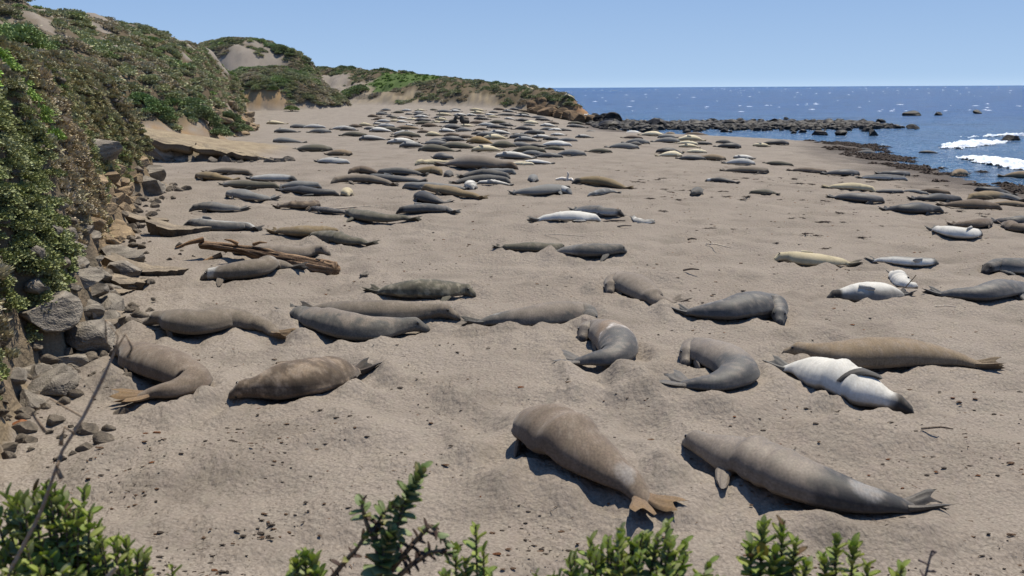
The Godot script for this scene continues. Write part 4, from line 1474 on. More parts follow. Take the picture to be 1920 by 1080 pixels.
func leafy_stem(plant: Node3D, path: PackedVector3Array, leaves: Array, from: float, count: int, size: float, r0: float, dead := 0.0) -> void:
	begin()
	var radii := PackedFloat32Array()
	for i in path.size():
		radii.append(lerpf(r0, r0 * 0.45, i / float(path.size() - 1)))
	tube(path, radii, 6, Color(0.09, 0.07, 0.05), Color(0.17, 0.13, 0.09), 0.25)
	instance("stem", finish(), mats.wood, plant)
	var curve := Curve3D.new()
	for p in path:
		curve.add_point(p)
	var whole := curve.get_baked_length()
	for k in count:
		var u := from + (1.0 - from) * pow((k + 0.5) / count, 0.85)
		var p := curve.sample_baked(u * whole)
		var d := (curve.sample_baked(minf(u * whole + 0.01, whole)) - curve.sample_baked(maxf(u * whole - 0.02, 0.0))).normalized()
		var turn := k * 2.39996 + rng.randf_range(-0.3, 0.3)
		var side := d.cross(Vector3(0.3, 0.2, 0.9)).normalized()
		var out := (side * cos(turn) + d.cross(side) * sin(turn)).normalized()
		var open := lerpf(1.25, 0.35, smoothstep(0.35, 1.0, (u - from) / maxf(1.0 - from, 0.01))) + rng.randf_range(-0.2, 0.2)
		var fwd := (d * cos(open) + out * sin(open)).normalized()
		var upv := (d - fwd * d.dot(fwd)).normalized()
		var s := size * rng.randf_range(0.55, 1.25) * lerpf(1.0, 0.72, smoothstep(0.85, 1.0, u))
		var pick := 4 if rng.randf() < dead * (1.3 - u) else rng.randi() % 4
		var o := instance("leaf", leaves[pick], mats.leaf, plant)
		o.transform = Transform3D(Basis(upv.cross(fwd), upv, fwd).scaled_local(Vector3(s, s, s)), p)


func build_foreground_plants() -> void:
	var green := [leaf_mesh(0.95, Color(0.31, 0.37, 0.09), Color(0.44, 0.48, 0.15)), leaf_mesh(1.15, Color(0.22, 0.3, 0.075), Color(0.36, 0.42, 0.13)), leaf_mesh(0.8, Color(0.34, 0.38, 0.12), Color(0.5, 0.5, 0.22)), leaf_mesh(1.05, Color(0.3, 0.34, 0.16), Color(0.5, 0.5, 0.3)), leaf_mesh(0.8, Color(0.2, 0.13, 0.07), Color(0.26, 0.19, 0.11))]
	var sage := [leaf_mesh(1.2, Color(0.2, 0.26, 0.11), Color(0.32, 0.38, 0.18)), leaf_mesh(1.1, Color(0.16, 0.23, 0.08), Color(0.34, 0.38, 0.16)), leaf_mesh(1.3, Color(0.24, 0.3, 0.15), Color(0.42, 0.44, 0.27)), leaf_mesh(1.0, Color(0.24, 0.26, 0.09), Color(0.48, 0.4, 0.26)), leaf_mesh(0.7, Color(0.09, 0.06, 0.05), Color(0.16, 0.11, 0.08))]
	# [base x, z, tip x, y, z] for the stems of each plant
	var tall := thing("leafy_plant", Vector3(-0.55, 1.6, -3.25), "tall succulent plant with a drooping dead side branch, before the sand", "plant")
	for s in [[Vector3(0.0, 0.1, 0), Vector3(0.06, 0.62, 0.03), Vector3(0.2, 0.955, 0.03), 0.45, 64, 0.05, 0.0], [Vector3(0.0, 0.1, 0.0), Vector3(0.02, 0.5, 0.06), Vector3(0.08, 0.72, 0.1), 0.4, 46, 0.056, 0.0], [Vector3(0.05, 0.5, 0.03), Vector3(0.22, 0.72, 0.05), Vector3(0.29, 0.66, 0.08), 0.2, 26, 0.036, 1.0], [Vector3(0.05, 0.45, 0.03), Vector3(0.22, 0.62, 0.08), Vector3(0.31, 0.62, 0.1), 0.25, 26, 0.036, 0.9], [Vector3(0.02, 0.5, 0.03), Vector3(-0.03, 0.72, 0.03), Vector3(-0.04, 0.82, 0.03), 0.7, 10, 0.042, 0.9], [Vector3(0.0, 0.45, 0.03), Vector3(0.0, 0.7, 0.03), Vector3(0.1, 0.82, 0.06), 0.4, 26, 0.04, 0.6], [Vector3(-0.22, 0.42, 0), Vector3(-0.08, 0.6, 0.02), Vector3(0.02, 0.7, 0.03), 0.1, 22, 0.034, 1.0]]:
		leafy_stem(tall, PackedVector3Array([s[0], s[0].lerp(s[1], 0.5) + Vector3(0.01, 0.02, 0), s[1], s[1].lerp(s[2], 0.55) + Vector3(-0.01, 0.015, 0), s[2]]), sage, s[3], s[4], s[5] * 1.3, 0.013, s[6])
	var plants := [
		["inland end of the broad spoon leaved shrub at the lower edge", 0.35, [[-0.36, 0.15, 0.31, 14], [-0.34, 0.18, 0.30, 14], [-0.34, 0.23, 0.30, 14], [-0.32, 0.28, 0.32, 14], [-0.29, 0.13, 0.39, 14], [-0.30, 0.18, 0.39, 14], [-0.27, 0.21, 0.39, 14], [-0.28, 0.21, 0.39, 14], [-0.26, 0.01, 0.47, 14], [-0.24, 0.20, 0.44, 14], [-0.22, 0.26, 0.41, 14], [-0.20, 0.12, 0.49, 14], [-0.19, 0.03, 0.47, 14], [-0.19, 0.27, 0.43, 14], [-0.17, 0.08, 0.50, 14], [-0.16, 0.10, 0.50, 14], [-0.14, 0.25, 0.49, 14], [-0.12, 0.24, 0.53, 14], [-0.11, 0.05, 0.57, 14], [-0.09, 0.25, 0.52, 14]], 0.062],
		["left middle of the broad spoon leaved shrub, below the ginger flippers", 0.35, [[-0.13, 0.06, 0.56, 14], [-0.12, 0.08, 0.51, 14], [-0.10, 0.28, 0.48, 14], [-0.09, 0.11, 0.53, 14], [-0.09, 0.22, 0.56, 14], [-0.08, 0.17, 0.51, 14], [-0.05, 0.09, 0.61, 14], [-0.03, 0.14, 0.62, 14], [-0.04, 0.02, 0.62, 14], [-0.03, 0.06, 0.60, 14], [-0.00, 0.04, 0.59, 14], [0.02, 0.09, 0.66, 14], [0.03, 0.11, 0.63, 14], [0.04, 0.18, 0.62, 14], [0.05, 0.17, 0.65, 14], [0.06, 0.12, 0.65, 14], [0.07, 0.08, 0.67, 14], [0.09, 0.15, 0.59, 14], [0.10, 0.16, 0.59, 14], [0.12, 0.18, 0.59, 14]], 0.062],
		["crown of the broad spoon leaved shrub where it stands tallest", 0.35, [[0.07, 0.13, 0.64, 14], [0.07, 0.20, 0.63, 14], [0.08, 0.02, 0.67, 14], [0.12, 0.07, 0.64, 14], [0.12, 0.09, 0.63, 14], [0.12, 0.10, 0.64, 14], [0.13, 0.11, 0.66, 14], [0.14, 0.16, 0.64, 14], [0.16, 0.06, 0.67, 14], [0.17, 0.05, 0.64, 14], [0.19, 0.03, 0.64, 14], [0.19, 0.23, 0.60, 14], [0.22, 0.05, 0.64, 14], [0.23, 0.25, 0.60, 14], [0.23, 0.03, 0.65, 14], [0.24, 0.23, 0.63, 14], [0.25, 0.08, 0.66, 14], [0.27, 0.23, 0.59, 14], [0.27, 0.08, 0.65, 14], [0.29, 0.10, 0.62, 14]], 0.062],
		["seaward end of the broad spoon leaved shrub at the lower edge", 0.35, [[0.26, 0.11, 0.66, 14], [0.27, 0.00, 0.68, 14], [0.30, 0.28, 0.57, 14], [0.32, 0.26, 0.55, 14], [0.33, 0.23, 0.58, 14], [0.33, 0.08, 0.59, 14], [0.34, 0.02, 0.61, 14], [0.35, 0.23, 0.52, 14], [0.38, 0.19, 0.57, 14], [0.40, 0.25, 0.52, 14], [0.38, 0.21, 0.51, 14], [0.40, 0.19, 0.53, 14], [0.42, 0.26, 0.50, 14], [0.43, 0.07, 0.55, 14], [0.45, 0.22, 0.47, 14], [0.45, 0.15, 0.52, 14], [0.46, 0.22, 0.50, 14], [0.50, 0.23, 0.41, 14], [0.50, 0.24, 0.40, 14], [0.51, 0.08, 0.47, 14]], 0.062],
		["upright leafy clump with one yellowing leaf, second from the sea side", 1.03, [[-0.03, 0.0, 0.67, 40], [0.04, 0.02, 0.68, 36], [0.09, 0.04, 0.62, 30], [-0.09, 0.05, 0.62, 28], [0.0, 0.08, 0.6, 30], [0.13, 0.08, 0.55, 22], [-0.04, 0.14, 0.5, 24], [0.08, 0.14, 0.48, 20]], 0.066],
		["leafy clump nearest the sea side with pale lower leaves", 1.36, [[-0.06, 0.0, 0.61, 34], [0.0, 0.02, 0.59, 30], [-0.12, 0.03, 0.55, 24], [0.05, 0.05, 0.52, 24], [0.2, 0.03, 0.5, 22], [-0.1, 0.09, 0.46, 18], [0.12, 0.12, 0.42, 16]], 0.066],
		["small dark green clump between the big bush and the tall succulent", -0.84, [[0.0, 0.0, 0.56, 26], [-0.03, 0.02, 0.54, 22], [0.04, 0.02, 0.54, 22], [0.06, 0.05, 0.5, 16], [-0.05, 0.06, 0.48, 14]], 0.075],
		["small leafy clump with a brownish sprig right of the tall succulent", -0.17, [[-0.06, 0.03, 0.6, 26], [0.02, 0.0, 0.67, 24], [-0.02, 0.05, 0.55, 24], [0.05, 0.03, 0.58, 22], [-0.1, 0.1, 0.52, 20], [0.08, 0.08, 0.5, 18]], 0.058],
		["upper part of the dense bright bush at the lower corner by the bluff", -1.84, [[-0.19, 0.06, 0.78, 14], [-0.18, 0.01, 0.75, 14], [-0.16, 0.01, 0.83, 14], [-0.12, 0.01, 0.82, 14], [-0.12, 0.04, 0.80, 14], [-0.09, 0.07, 0.82, 14], [-0.08, 0.04, 0.81, 14], [-0.05, 0.09, 0.84, 14], [-0.04, 0.02, 0.85, 14], [-0.01, 0.09, 0.86, 14], [0.02, 0.07, 0.88, 14], [0.03, 0.06, 0.90, 14], [0.05, 0.08, 0.87, 14], [0.06, 0.06, 0.88, 14], [0.08, 0.05, 0.85, 14], [0.12, 0.11, 0.81, 14], [0.14, 0.09, 0.79, 14], [0.15, 0.01, 0.85, 14], [0.17, 0.11, 0.81, 14], [0.20, 0.09, 0.79, 14]], 0.072],
		["middle part of the dense bright bush at the lower corner by the bluff", -1.84, [[-0.20, 0.22, 0.52, 14], [-0.18, 0.25, 0.53, 14], [-0.15, 0.12, 0.63, 14], [-0.13, 0.10, 0.65, 14], [-0.11, 0.27, 0.61, 14], [-0.06, 0.29, 0.63, 14], [-0.04, 0.11, 0.69, 14], [-0.03, 0.24, 0.63, 14], [0.00, 0.29, 0.63, 14], [0.01, 0.21, 0.71, 14], [0.03, 0.14, 0.68, 14], [0.07, 0.25, 0.64, 14], [0.08, 0.18, 0.65, 14], [0.11, 0.12, 0.66, 14], [0.15, 0.18, 0.64, 14], [0.15, 0.24, 0.62, 14], [0.18, 0.20, 0.59, 14], [0.21, 0.28, 0.54, 14], [0.21, 0.25, 0.59, 14], [0.25, 0.19, 0.57, 14]], 0.07],
		["leafy bush beside the dry stalk at the lower corner by the bluff", -1.62, [[-0.16, 0.04, 0.56, 14], [-0.13, 0.04, 0.58, 14], [-0.11, 0.13, 0.57, 14], [-0.10, 0.06, 0.64, 14], [-0.09, 0.04, 0.60, 14], [-0.09, 0.07, 0.61, 14], [-0.07, 0.05, 0.62, 14], [-0.03, 0.02, 0.69, 14], [-0.02, 0.08, 0.64, 14], [0.00, 0.12, 0.65, 14], [0.01, 0.10, 0.67, 14], [0.02, 0.10, 0.67, 14], [0.04, 0.03, 0.63, 14], [0.06, 0.09, 0.66, 14], [0.08, 0.03, 0.60, 14], [0.08, 0.03, 0.64, 14], [0.11, 0.13, 0.57, 14], [0.13, 0.04, 0.59, 14], [0.14, 0.01, 0.57, 14], [0.16, 0.04, 0.57, 14]], 0.066],
		["bottom of the bush in front of the dry stalk at the lower corner", -1.66, [[-0.21, 0.24, 0.35, 14], [-0.19, 0.20, 0.40, 14], [-0.18, 0.23, 0.44, 14], [-0.15, 0.22, 0.39, 14], [-0.14, 0.24, 0.40, 14], [-0.10, 0.28, 0.41, 14], [-0.08, 0.19, 0.48, 14], [-0.06, 0.17, 0.49, 14], [-0.05, 0.27, 0.45, 14], [-0.02, 0.29, 0.48, 14], [-0.01, 0.14, 0.51, 14], [0.01, 0.25, 0.50, 14], [0.03, 0.15, 0.51, 14], [0.05, 0.15, 0.51, 14], [0.07, 0.14, 0.51, 14], [0.08, 0.18, 0.48, 14], [0.11, 0.22, 0.45, 14], [0.13, 0.18, 0.42, 14], [0.14, 0.25, 0.44, 14], [0.17, 0.25, 0.39, 14]], 0.066],
		["low sprig of leaves just inside the frame beyond the corner bush", -1.38, [[0.0, 0.0, 0.5, 16], [0.05, 0.06, 0.46, 12]], 0.06],
	]
	for p in plants:
		var root := Vector3(p[1], 1.62, -3.25)
		var plant := thing("leafy_plant", root, p[0], "plant")
		for s in p[2]:
			var tip := Vector3(s[0], s[2], s[1])
			var foot := Vector3(s[0] * 0.45, -0.05, s[1] * 0.3)
			leafy_stem(plant, PackedVector3Array([foot, foot.lerp(tip, 0.5) + Vector3(0.02 * sin(s[0] * 30.0), 0, 0.015), tip]), green, 0.58 if s[2] > 0.6 else 0.5, s[3], p[3], 0.009, 0.06)
		if "yellowing" in p[0]:
			var y := instance("leaf", leaf_mesh(1.4, Color(0.34, 0.26, 0.03), Color(0.42, 0.3, 0.05)), mats.leaf, plant)
			y.transform = Transform3D(Basis(Vector3(1, 0, 0), Vector3(0, 0.3, 0.95).normalized(), Vector3(-0.1, 0.95, -0.3).normalized()).scaled_local(Vector3.ONE * 0.06), Vector3(-0.04, 0.56, 0.06))
			y.set_meta("label", "yellow leaf facing the viewer")
	# the dry stalk that leans across the corner
	var stalk := thing("dry_stalk", Vector3(-1.98, 1.7, -3.0), "dry brown stalk with curled withered twigs leaning across the corner bush", "plant")
	begin()
	var line := PackedVector3Array([Vector3(-0.02, 0.25, 0.0), Vector3(0.1, 0.55, 0.0), Vector3(0.24, 0.78, 0.0), Vector3(0.34, 1.02, -0.02), Vector3(0.42, 1.14, -0.04), Vector3(0.5, 1.28, -0.05), Vector3(0.55, 1.38, -0.06)])
	tube(line, PackedFloat32Array([0.009, 0.008, 0.007, 0.006, 0.006, 0.007, 0.004]), 7, Color(0.17, 0.13, 0.1), Color(0.32, 0.26, 0.2), 0.3)
	instance("stem", finish(), mats.wood, stalk)
	for t in [[Vector3(0.42, 1.14, -0.04), Vector3(0.32, 1.22, -0.02), Vector3(0.26, 1.17, 0.0), Vector3(0.3, 1.1, 0.0), 0.004], [Vector3(0.39, 1.08, -0.03), Vector3(0.37, 1.12, 0.0), Vector3(0.355, 1.08, 0.0), Vector3(0.35, 1.05, 0.0), 0.005], [Vector3(0.55, 1.38, -0.06), Vector3(0.57, 1.44, -0.06), Vector3(0.53, 1.5, -0.06), Vector3(0.53, 1.42, -0.05), 0.003], [Vector3(0.55, 1.38, -0.06), Vector3(0.6, 1.45, -0.05), Vector3(0.62, 1.4, -0.05), Vector3(0.6, 1.36, -0.05), 0.004], [Vector3(0.34, 1.0, -0.02), Vector3(0.33, 0.98, 0.01), Vector3(0.34, 0.95, 0.02), Vector3(0.35, 0.93, 0.02), 0.006]]:
		begin()
		tube(PackedVector3Array([t[0], t[1], t[2], t[3]]), PackedFloat32Array([t[4], t[4] * 0.9, t[4] * 1.5, t[4] * 1.9]), 5, Color(0.14, 0.1, 0.07), Color(0.24, 0.18, 0.12), 0.4)
		instance("twig", finish(), mats.wood, stalk)
	var grass := thing("dry_stalk", Vector3(-1.58, 1.75, -2.9), "straight straw coloured stem poking up beside the corner bush", "plant")
	begin()
	tube(PackedVector3Array([Vector3(-0.02, 0.35, 0), Vector3(0.06, 0.48, 0.0), Vector3(0.15, 0.57, 0.0)]), PackedFloat32Array([0.011, 0.01, 0.008]), 6, Color(0.3, 0.25, 0.18), Color(0.42, 0.36, 0.27))
	instance("stem", finish(), mats.wood, grass)
	var seed_head := thing("dry_stalk", Vector3(1.62, 1.6, -3.2), "thin grey seed stalk rising alone at the sea side of the plants", "plant")
	begin()
	tube(PackedVector3Array([Vector3(0.0, 0.2, 0), Vector3(0.02, 0.45, 0), Vector3(0.04, 0.6, 0)]), PackedFloat32Array([0.008, 0.006, 0.004]), 5, Color(0.13, 0.11, 0.1), Color(0.22, 0.19, 0.17))
	instance("stem", finish(), mats.wood, seed_head)
	for k in 7:
		begin()
		var p := Vector3(0.01, 0.42, 0).lerp(Vector3(0.04, 0.6, 0), k / 6.0)
		var dir := Vector3(cos(k * 2.4), 0.5, sin(k * 2.4)) * 0.035
		tube(PackedVector3Array([p, p + dir * 0.6, p + dir]), PackedFloat32Array([0.004, 0.005, 0.008]), 5, Color(0.13, 0.1, 0.09), Color(0.2, 0.17, 0.15))
		instance("seed_twig", finish(), mats.wood, seed_head)


const SEALS := [
		["big sandy grey seal in front with a pale glare patch painted near its hind flippers", "sand", 2.84, -8.14, [-0.90, -1.24, -0.75, -0.88, -0.40, -0.48, 0.00, -0.00, 0.44, 0.25, 0.77, 0.27, 1.31, 0.27], {"g": 1.14, "rear": "dark", "rt": 0.6, "painted_glint": 0.74, "fl": "near", "lift": 0.02}],
		["stout sandy brown seal in front with ginger hind flippers fanned out", "sandb", 0.64, -8.76, [-0.06, -1.34, -0.26, -1.04, -0.30, -0.57, -0.00, 0.00, 0.33, 0.42, 0.55, 0.64, 0.75, 1.12], {"g": 1.3, "hind": "ginger", "fan": 1, "painted_glint": 0.8}],
		["long fawn seal with flipper resting on the white seal", "fawn", 5.77, -12.61, [-1.61, -0.54, -1.31, -0.33, -0.80, 0.03, 0.00, 0.00, 0.60, -0.00, 0.99, 0.08, 1.44, 0.25], {"g": 1.25, "fl": "reach", "lift": 0.03}],
		["white bellied seal lying on its back with a dark flipper raised", "white", 4.30, -11.35, [0.81, 0.70, 0.61, 0.62, 0.35, 0.39, -0.00, -0.00, -0.19, -0.63, -0.54, -1.06], {"g": 1.3, "roll": 170, "fl": "raised", "wrinkle": 1, "headcoat": "dark"}],
		["curled seal, sandy in front and slate grey behind, beside the fawn seal", "sand", 3.05, -11.44, [-0.55, -0.84, -0.34, -1.35, -0.18, -1.02, 0.01, -0.45, 0.00, -0.00, -0.31, 0.29, -0.57, 0.29, -1.04, -0.05], {"g": 1.12, "rear": "slate", "rt": 0.52, "fan": 1}],
		["curled sandy seal with a peeling tan flank and grey rump", "sand", 1.61, -13.02, [-0.51, -0.57, -0.36, -0.89, -0.13, -0.65, -0.00, 0.00, -0.13, 0.45, -0.44, 0.50, -0.93, 0.36], {"g": 1.15, "rear": "slate", "rt": 0.58, "band": 1, "fan": 1}],
		["grey seal with a crust of sand along its back, head turned away", "grey", 0.27, -14.73, [1.09, 0.15, 1.02, -0.41, 0.56, -0.22, 0.00, 0.00, -0.55, -0.06, -0.78, -0.08, -1.13, 0.03], {"g": 1.12, "sand": 0.9, "painted_glint": 0.78}],
		["sandy seal with its head bent round toward its chest", "sand", 2.60, -16.55, [-0.67, -0.52, -0.51, -1.09, -0.21, -0.69, 0.00, -0.00, 0.17, 0.42, 0.73, 0.15], {"g": 1.18}],
		["sleek slate seal hiding its face in the sand, silver sheen painted on its hips", "slate", 3.84, -15.11, [0.81, 0.22, 0.90, -0.34, 0.66, -0.41, 0.00, -0.00, -0.44, -0.13, -0.61, -0.30, -0.94, -0.57], {"g": 1.22, "painted_glint": 0.7, "lift": 0}],
		["mottled olive seal facing the sea beyond the sand crusted grey seal", "olive", -1.97, -16.77, [1.27, -0.04, 0.99, -0.13, 0.52, -0.00, 0.00, 0.00, -0.40, -0.15, -0.89, -0.40], {"g": 1.08, "mottle": 1, "fl": "near"}],
		["dark sandy seal lying behind its grey neighbour with chin on sand", "sandd", -2.21, -14.83, [1.32, 0.04, 1.05, -0.05, 0.64, -0.06, -0.00, 0.00, -0.59, -0.21, -1.11, -0.71, -1.83, -0.98], {"g": 1.08, "wrinkle": 1, "lift": 0.03, "hind": "dark"}],
		["grey seal lying against the front of a dark sandy seal, flipper tucked", "grey", -2.44, -13.96, [1.08, -0.35, 0.79, -0.38, 0.45, -0.21, 0.00, 0.00, -0.65, -0.43, -1.18, -0.99, -1.75, -1.58], {"g": 1.15, "sand": 0.45, "fl": "near", "lift": 0.03}],
		["sand covered seal humped over with ragged curled hind flippers", "sandd", -4.78, -14.51, [-1.55, -0.14, -1.16, -0.13, -0.42, 0.42, -0.00, -0.00, 0.56, 0.08, 0.90, 0.32, 1.15, 0.52], {"g": 1.12, "hind": "ginger"}],
		["fat mottled brown seal with white scars on its shoulder", "brown", -2.77, -11.23, [-0.95, 0.22, -0.70, 0.23, -0.38, 0.17, -0.00, -0.00, 0.33, -0.48, 0.52, -0.98, 0.76, -1.14], {"g": 1.32, "mottle": 1, "roll": 60, "hind": "dark"}],
		["curled dusty brown seal with wrinkled side nearest the rocks", "sandb", -4.26, -11.30, [-1.86, -1.61, -1.60, -1.53, -0.98, -0.87, -0.32, -0.33, 0.00, 0.00, -0.18, 0.26, -0.52, 0.24, -0.87, 0.56], {"g": 1.1, "wrinkle": 2, "fan": 1, "hind": "ginger"}],
		["seal with a white neck below the driftwood log", "sandd", -5.36, -18.57, [-1.32, 0.01, -1.00, -0.02, -0.51, 0.18, 0.00, 0.00, 0.25, -0.46, 0.84, -0.38], {"g": 1.08, "neck": "white", "fl": "near", "hind": "dark", "painted_glint": 0.7}],
		["sandy seal resting behind the driftwood log", "sand", -5.89, -20.99, [1.50, -0.12, 1.09, -0.28, 0.64, 0.02, -0.00, 0.00, -0.64, -0.39, -1.29, -0.79], {"g": 1.05, "lift": 0.08}],
		["tan seal at the back of the pair above the log", "tan", -5.76, -24.03, [1.08, -0.32, 0.54, -0.24, 0.00, 0.00, -0.54, -0.29, -1.04, -0.63], {"g": 0.95}],
		["grey seal at the front of the pair above the log", "olive", -4.34, -22.91, [-1.16, -0.66, -0.63, -0.48, -0.00, -0.00, 0.38, -0.01, 0.82, 0.16], {"g": 1.05}],
		["dark seal with a silver belly lying alone near the rocks", "silver", -8.07, -25.64, [-1.66, -0.35, -1.24, -0.34, -0.56, 0.19, -0.00, 0.00, 0.27, -0.21, 0.80, 0.19], {"g": 1.0, "roll": 110, "headcoat": "dark", "hind": "dark"}],
		["seal dark in front and pale behind, under the rock ledge", "grey", -9.65, -29.08, [-1.12, -0.37, -0.64, -0.49, 0.00, -0.00, 0.44, -0.11, 0.86, -0.41], {"g": 1.0, "rear": "white", "rt": 0.5}],
		["smoky grey seal with its head buried in sand", "ash", -9.31, -31.99, [-1.59, -1.87, -0.77, -0.90, 0.00, -0.00, 0.30, -0.57, 0.70, -1.01], {"g": 1.1}],
		["speckled brown seal behind the nose of the olive seal", "brown", -7.48, -30.01, [0.83, -0.66, 0.51, -0.04, -0.00, 0.00, -0.70, -0.54], {"g": 0.9, "mottle": 1}],
		["dark seal in the pair lying nose to tail, front one", "dark", -5.94, -28.74, [-0.78, -0.42, -0.54, -0.48, -0.00, -0.00, 0.51, 0.13, 0.87, 0.28], {"g": 0.9}],
		["long olive seal in the pair lying nose to tail, rear one", "olive", -3.86, -26.65, [-1.47, -1.69, -0.77, -0.75, -0.00, -0.00, 0.57, -0.17, 1.17, 0.12], {"g": 1.0, "fl": "near"}],
		["black and silver seal with a bright upper side", "silver", -2.51, -28.79, [-1.27, 0.01, -0.64, 0.01, 0.00, 0.00, 0.37, -0.21, 0.77, 0.08], {"g": 1.0, "roll": 80, "headcoat": "dark"}],
		["small black seal in front of the golden brown seal", "dark", -2.49, -31.00, [-1.08, -1.69, -0.50, -0.57, 0.00, -0.00, 0.38, -0.17], {"g": 1.15}],
		["golden brown seal tapering to a thin tail, seaward of the huddle", "tan", -1.83, -32.93, [-1.71, -1.85, -0.81, -1.04, 0.00, -0.00, 0.51, 0.27, 0.95, 0.75], {"g": 1.0, "lift": 0.05}],
		["silver grey seal behind the golden brown seal", "ash", -2.32, -35.43, [-2.11, -0.54, -1.06, 0.01, -0.00, 0.00, 0.70, -0.46], {"g": 1.0}],
		["speckled pale seal seen end on in the huddle", "mottle", -1.62, -35.75, [0.08, 0.40, -0.00, -0.00, -0.16, -1.59], {"g": 1.2, "mottle": 1}],
		["small white seal at the edge of the huddle", "white", -0.31, -37.20, [-1.14, 0.15, -0.60, 0.26, -0.00, 0.00, 0.38, -0.22], {"g": 1.05, "roll": 150}],
		["long dark grey seal sloping down behind the small white seal", "grey", -1.83, -38.70, [1.79, 0.64, 0.92, -0.13, -0.00, 0.00, -0.84, 0.71], {"g": 1.0}],
		["grey seal wedged between the bull and its neighbour", "grey", -1.69, -40.85, [1.64, 1.08, 0.87, 0.34, 0.00, 0.00, -0.75, 0.57], {"g": 1.0}],
		["grey seal with a frosted shoulder against the bull", "ash", -1.36, -42.14, [1.59, 0.43, 0.88, 0.00, 0.00, 0.00, -0.59, 0.90], {"g": 0.9}],
		["huge sandy bull seal in the middle of the huddle", "sand", -1.70, -44.67, [2.05, 0.22, 1.20, -0.04, -0.00, -0.00, -1.30, -1.42, -2.36, -1.61], {"g": 1.45, "bull": 1, "headcoat": "brown"}],
		["cream streaked seal beside the bull's tail", "cream", -3.41, -48.06, [-1.68, 0.96, -0.95, 0.20, 0.00, 0.00, 0.63, -0.04], {"g": 0.8}],
		["slate seal hump peeping over the bull's back", "slate", -3.87, -51.20, [0.59, -0.09, 0.00, 0.00, -0.77, -1.17], {"g": 1.1}],
		["ginger brown seal arching its back in the huddle", "tan", -4.29, -42.47, [1.02, 0.83, 0.64, 0.03, -0.00, 0.00, -0.83, -0.10], {"g": 1.1, "lift": 0.0}],
		["round grey seal seen end on beside the ginger brown one", "grey", -2.87, -40.87, [0.06, 0.40, 0.00, 0.00, -0.14, -1.49], {"g": 1.2}],
		["plump brown seal heading the row toward the dunes", "brown", -6.77, -42.69, [-1.00, 0.28, -0.56, -0.31, 0.00, 0.00, 0.62, 0.42], {"g": 1.2}],
		["dark grey seal touching the plump brown seal", "grey", -4.53, -41.31, [-1.87, -0.98, -0.80, -0.37, 0.00, -0.00, 0.67, 0.31], {"g": 1.0}],
		["white streaked seal in front of the plump brown seal", "silver", -4.48, -38.72, [-1.98, -1.36, -0.90, -0.50, -0.00, -0.00, 0.84, -0.15], {"g": 0.95, "roll": 70}],
		["sandy tan seal with raised flipper lying in front of the row", "sandd", -6.17, -38.25, [-1.52, 0.44, -0.96, -0.22, 0.00, 0.00, 0.80, 0.52, 1.44, 1.13], {"g": 1.0, "fl": "near"}],
		["ginger seal leading the group under the embankment", "tan", -12.73, -39.86, [-1.81, -1.08, -0.69, -0.20, -0.00, 0.00, 0.49, -0.25], {"g": 1.15}],
		["sandy grey seal behind the ginger seal", "sandd", -14.08, -42.88, [1.88, 0.89, 0.97, 0.49, -0.00, -0.00, -0.96, -0.51], {"g": 1.0}],
		["silver seal waving a flipper beside the ginger seal", "silver", -10.97, -39.43, [1.59, 0.44, 0.77, 0.20, 0.00, -0.00, -0.92, -0.61], {"g": 1.05, "roll": 90, "fl": "raised", "headcoat": "slate"}],
		["olive seal with a pale tail in the group under the embankment", "olive", -11.19, -36.60, [1.79, 0.39, 0.99, 0.38, 0.00, 0.00, -1.17, -1.02], {"g": 1.05, "rear": "white", "rt": 0.72}],
		["pale grey seal leaning on the charcoal seal", "ash", -8.59, -36.29, [0.83, -0.07, 0.00, -0.00, -1.18, -0.92], {"g": 1.0}],
		["charcoal seal in front of the pale grey seal", "dark", -8.33, -34.47, [1.74, 0.47, 1.01, 0.60, -0.00, 0.00, -1.00, -0.69], {"g": 1.0, "fl": "near"}],
		["yellowish white seal sitting end on by the charcoal seal", "cream", -6.30, -34.00, [0.13, 0.45, -0.00, -0.00, -0.30, -1.40], {"g": 1.35}],
		["white seal stretched flat with pinkish tail, above the pair", "white", 1.46, -26.55, [1.27, -0.36, 0.65, -0.13, -0.00, -0.00, -0.48, -0.23, -0.93, -0.19], {"g": 1.0, "roll": 120, "fl": "near"}],
		["silver seal with a dark head behind the stretched white seal", "silver", 2.57, -28.24, [1.00, 0.41, 0.48, 0.37, 0.00, -0.00, -0.58, -0.93], {"g": 0.95, "headcoat": "dark", "roll": 30}],
		["small white mottled seal with dark underside by the sticks", "mottle", 3.98, -26.67, [0.40, -0.21, 0.00, -0.00, -0.22, -1.03], {"g": 0.9, "mottle": 1}],
		["dark olive seal, first of the two lying in line on open sand", "olive", 0.53, -21.64, [0.82, -0.34, 0.40, -0.01, 0.00, 0.00, -0.46, -0.05, -0.99, -0.32], {"g": 1.05}],
		["seal with white hindquarters, second of the two in line", "grey", 1.82, -20.93, [0.97, -0.17, 0.51, -0.02, 0.00, -0.00, -0.45, -0.44, -0.96, -0.62], {"g": 1.05, "rear": "white", "rt": 0.55, "fl": "near"}],
		["silver grey seal with a white blaze on its shoulder", "ash", 1.14, -33.76, [1.16, -0.07, 0.74, -0.66, -0.00, 0.00, -0.61, 0.09, -1.22, -0.75], {"g": 1.2, "neck": "white", "fl": "near"}],
		["black seal half hidden behind the blazed seal", "dark", 1.98, -36.27, [0.44, -0.03, 0.00, -0.00, -0.42, -0.36], {"g": 0.8}],
		["grey seal pup shape seen end on behind the blazed seal", "ash", 0.95, -38.77, [-0.00, 0.56, 0.00, -0.00, 0.03, -1.34], {"g": 1.25}],
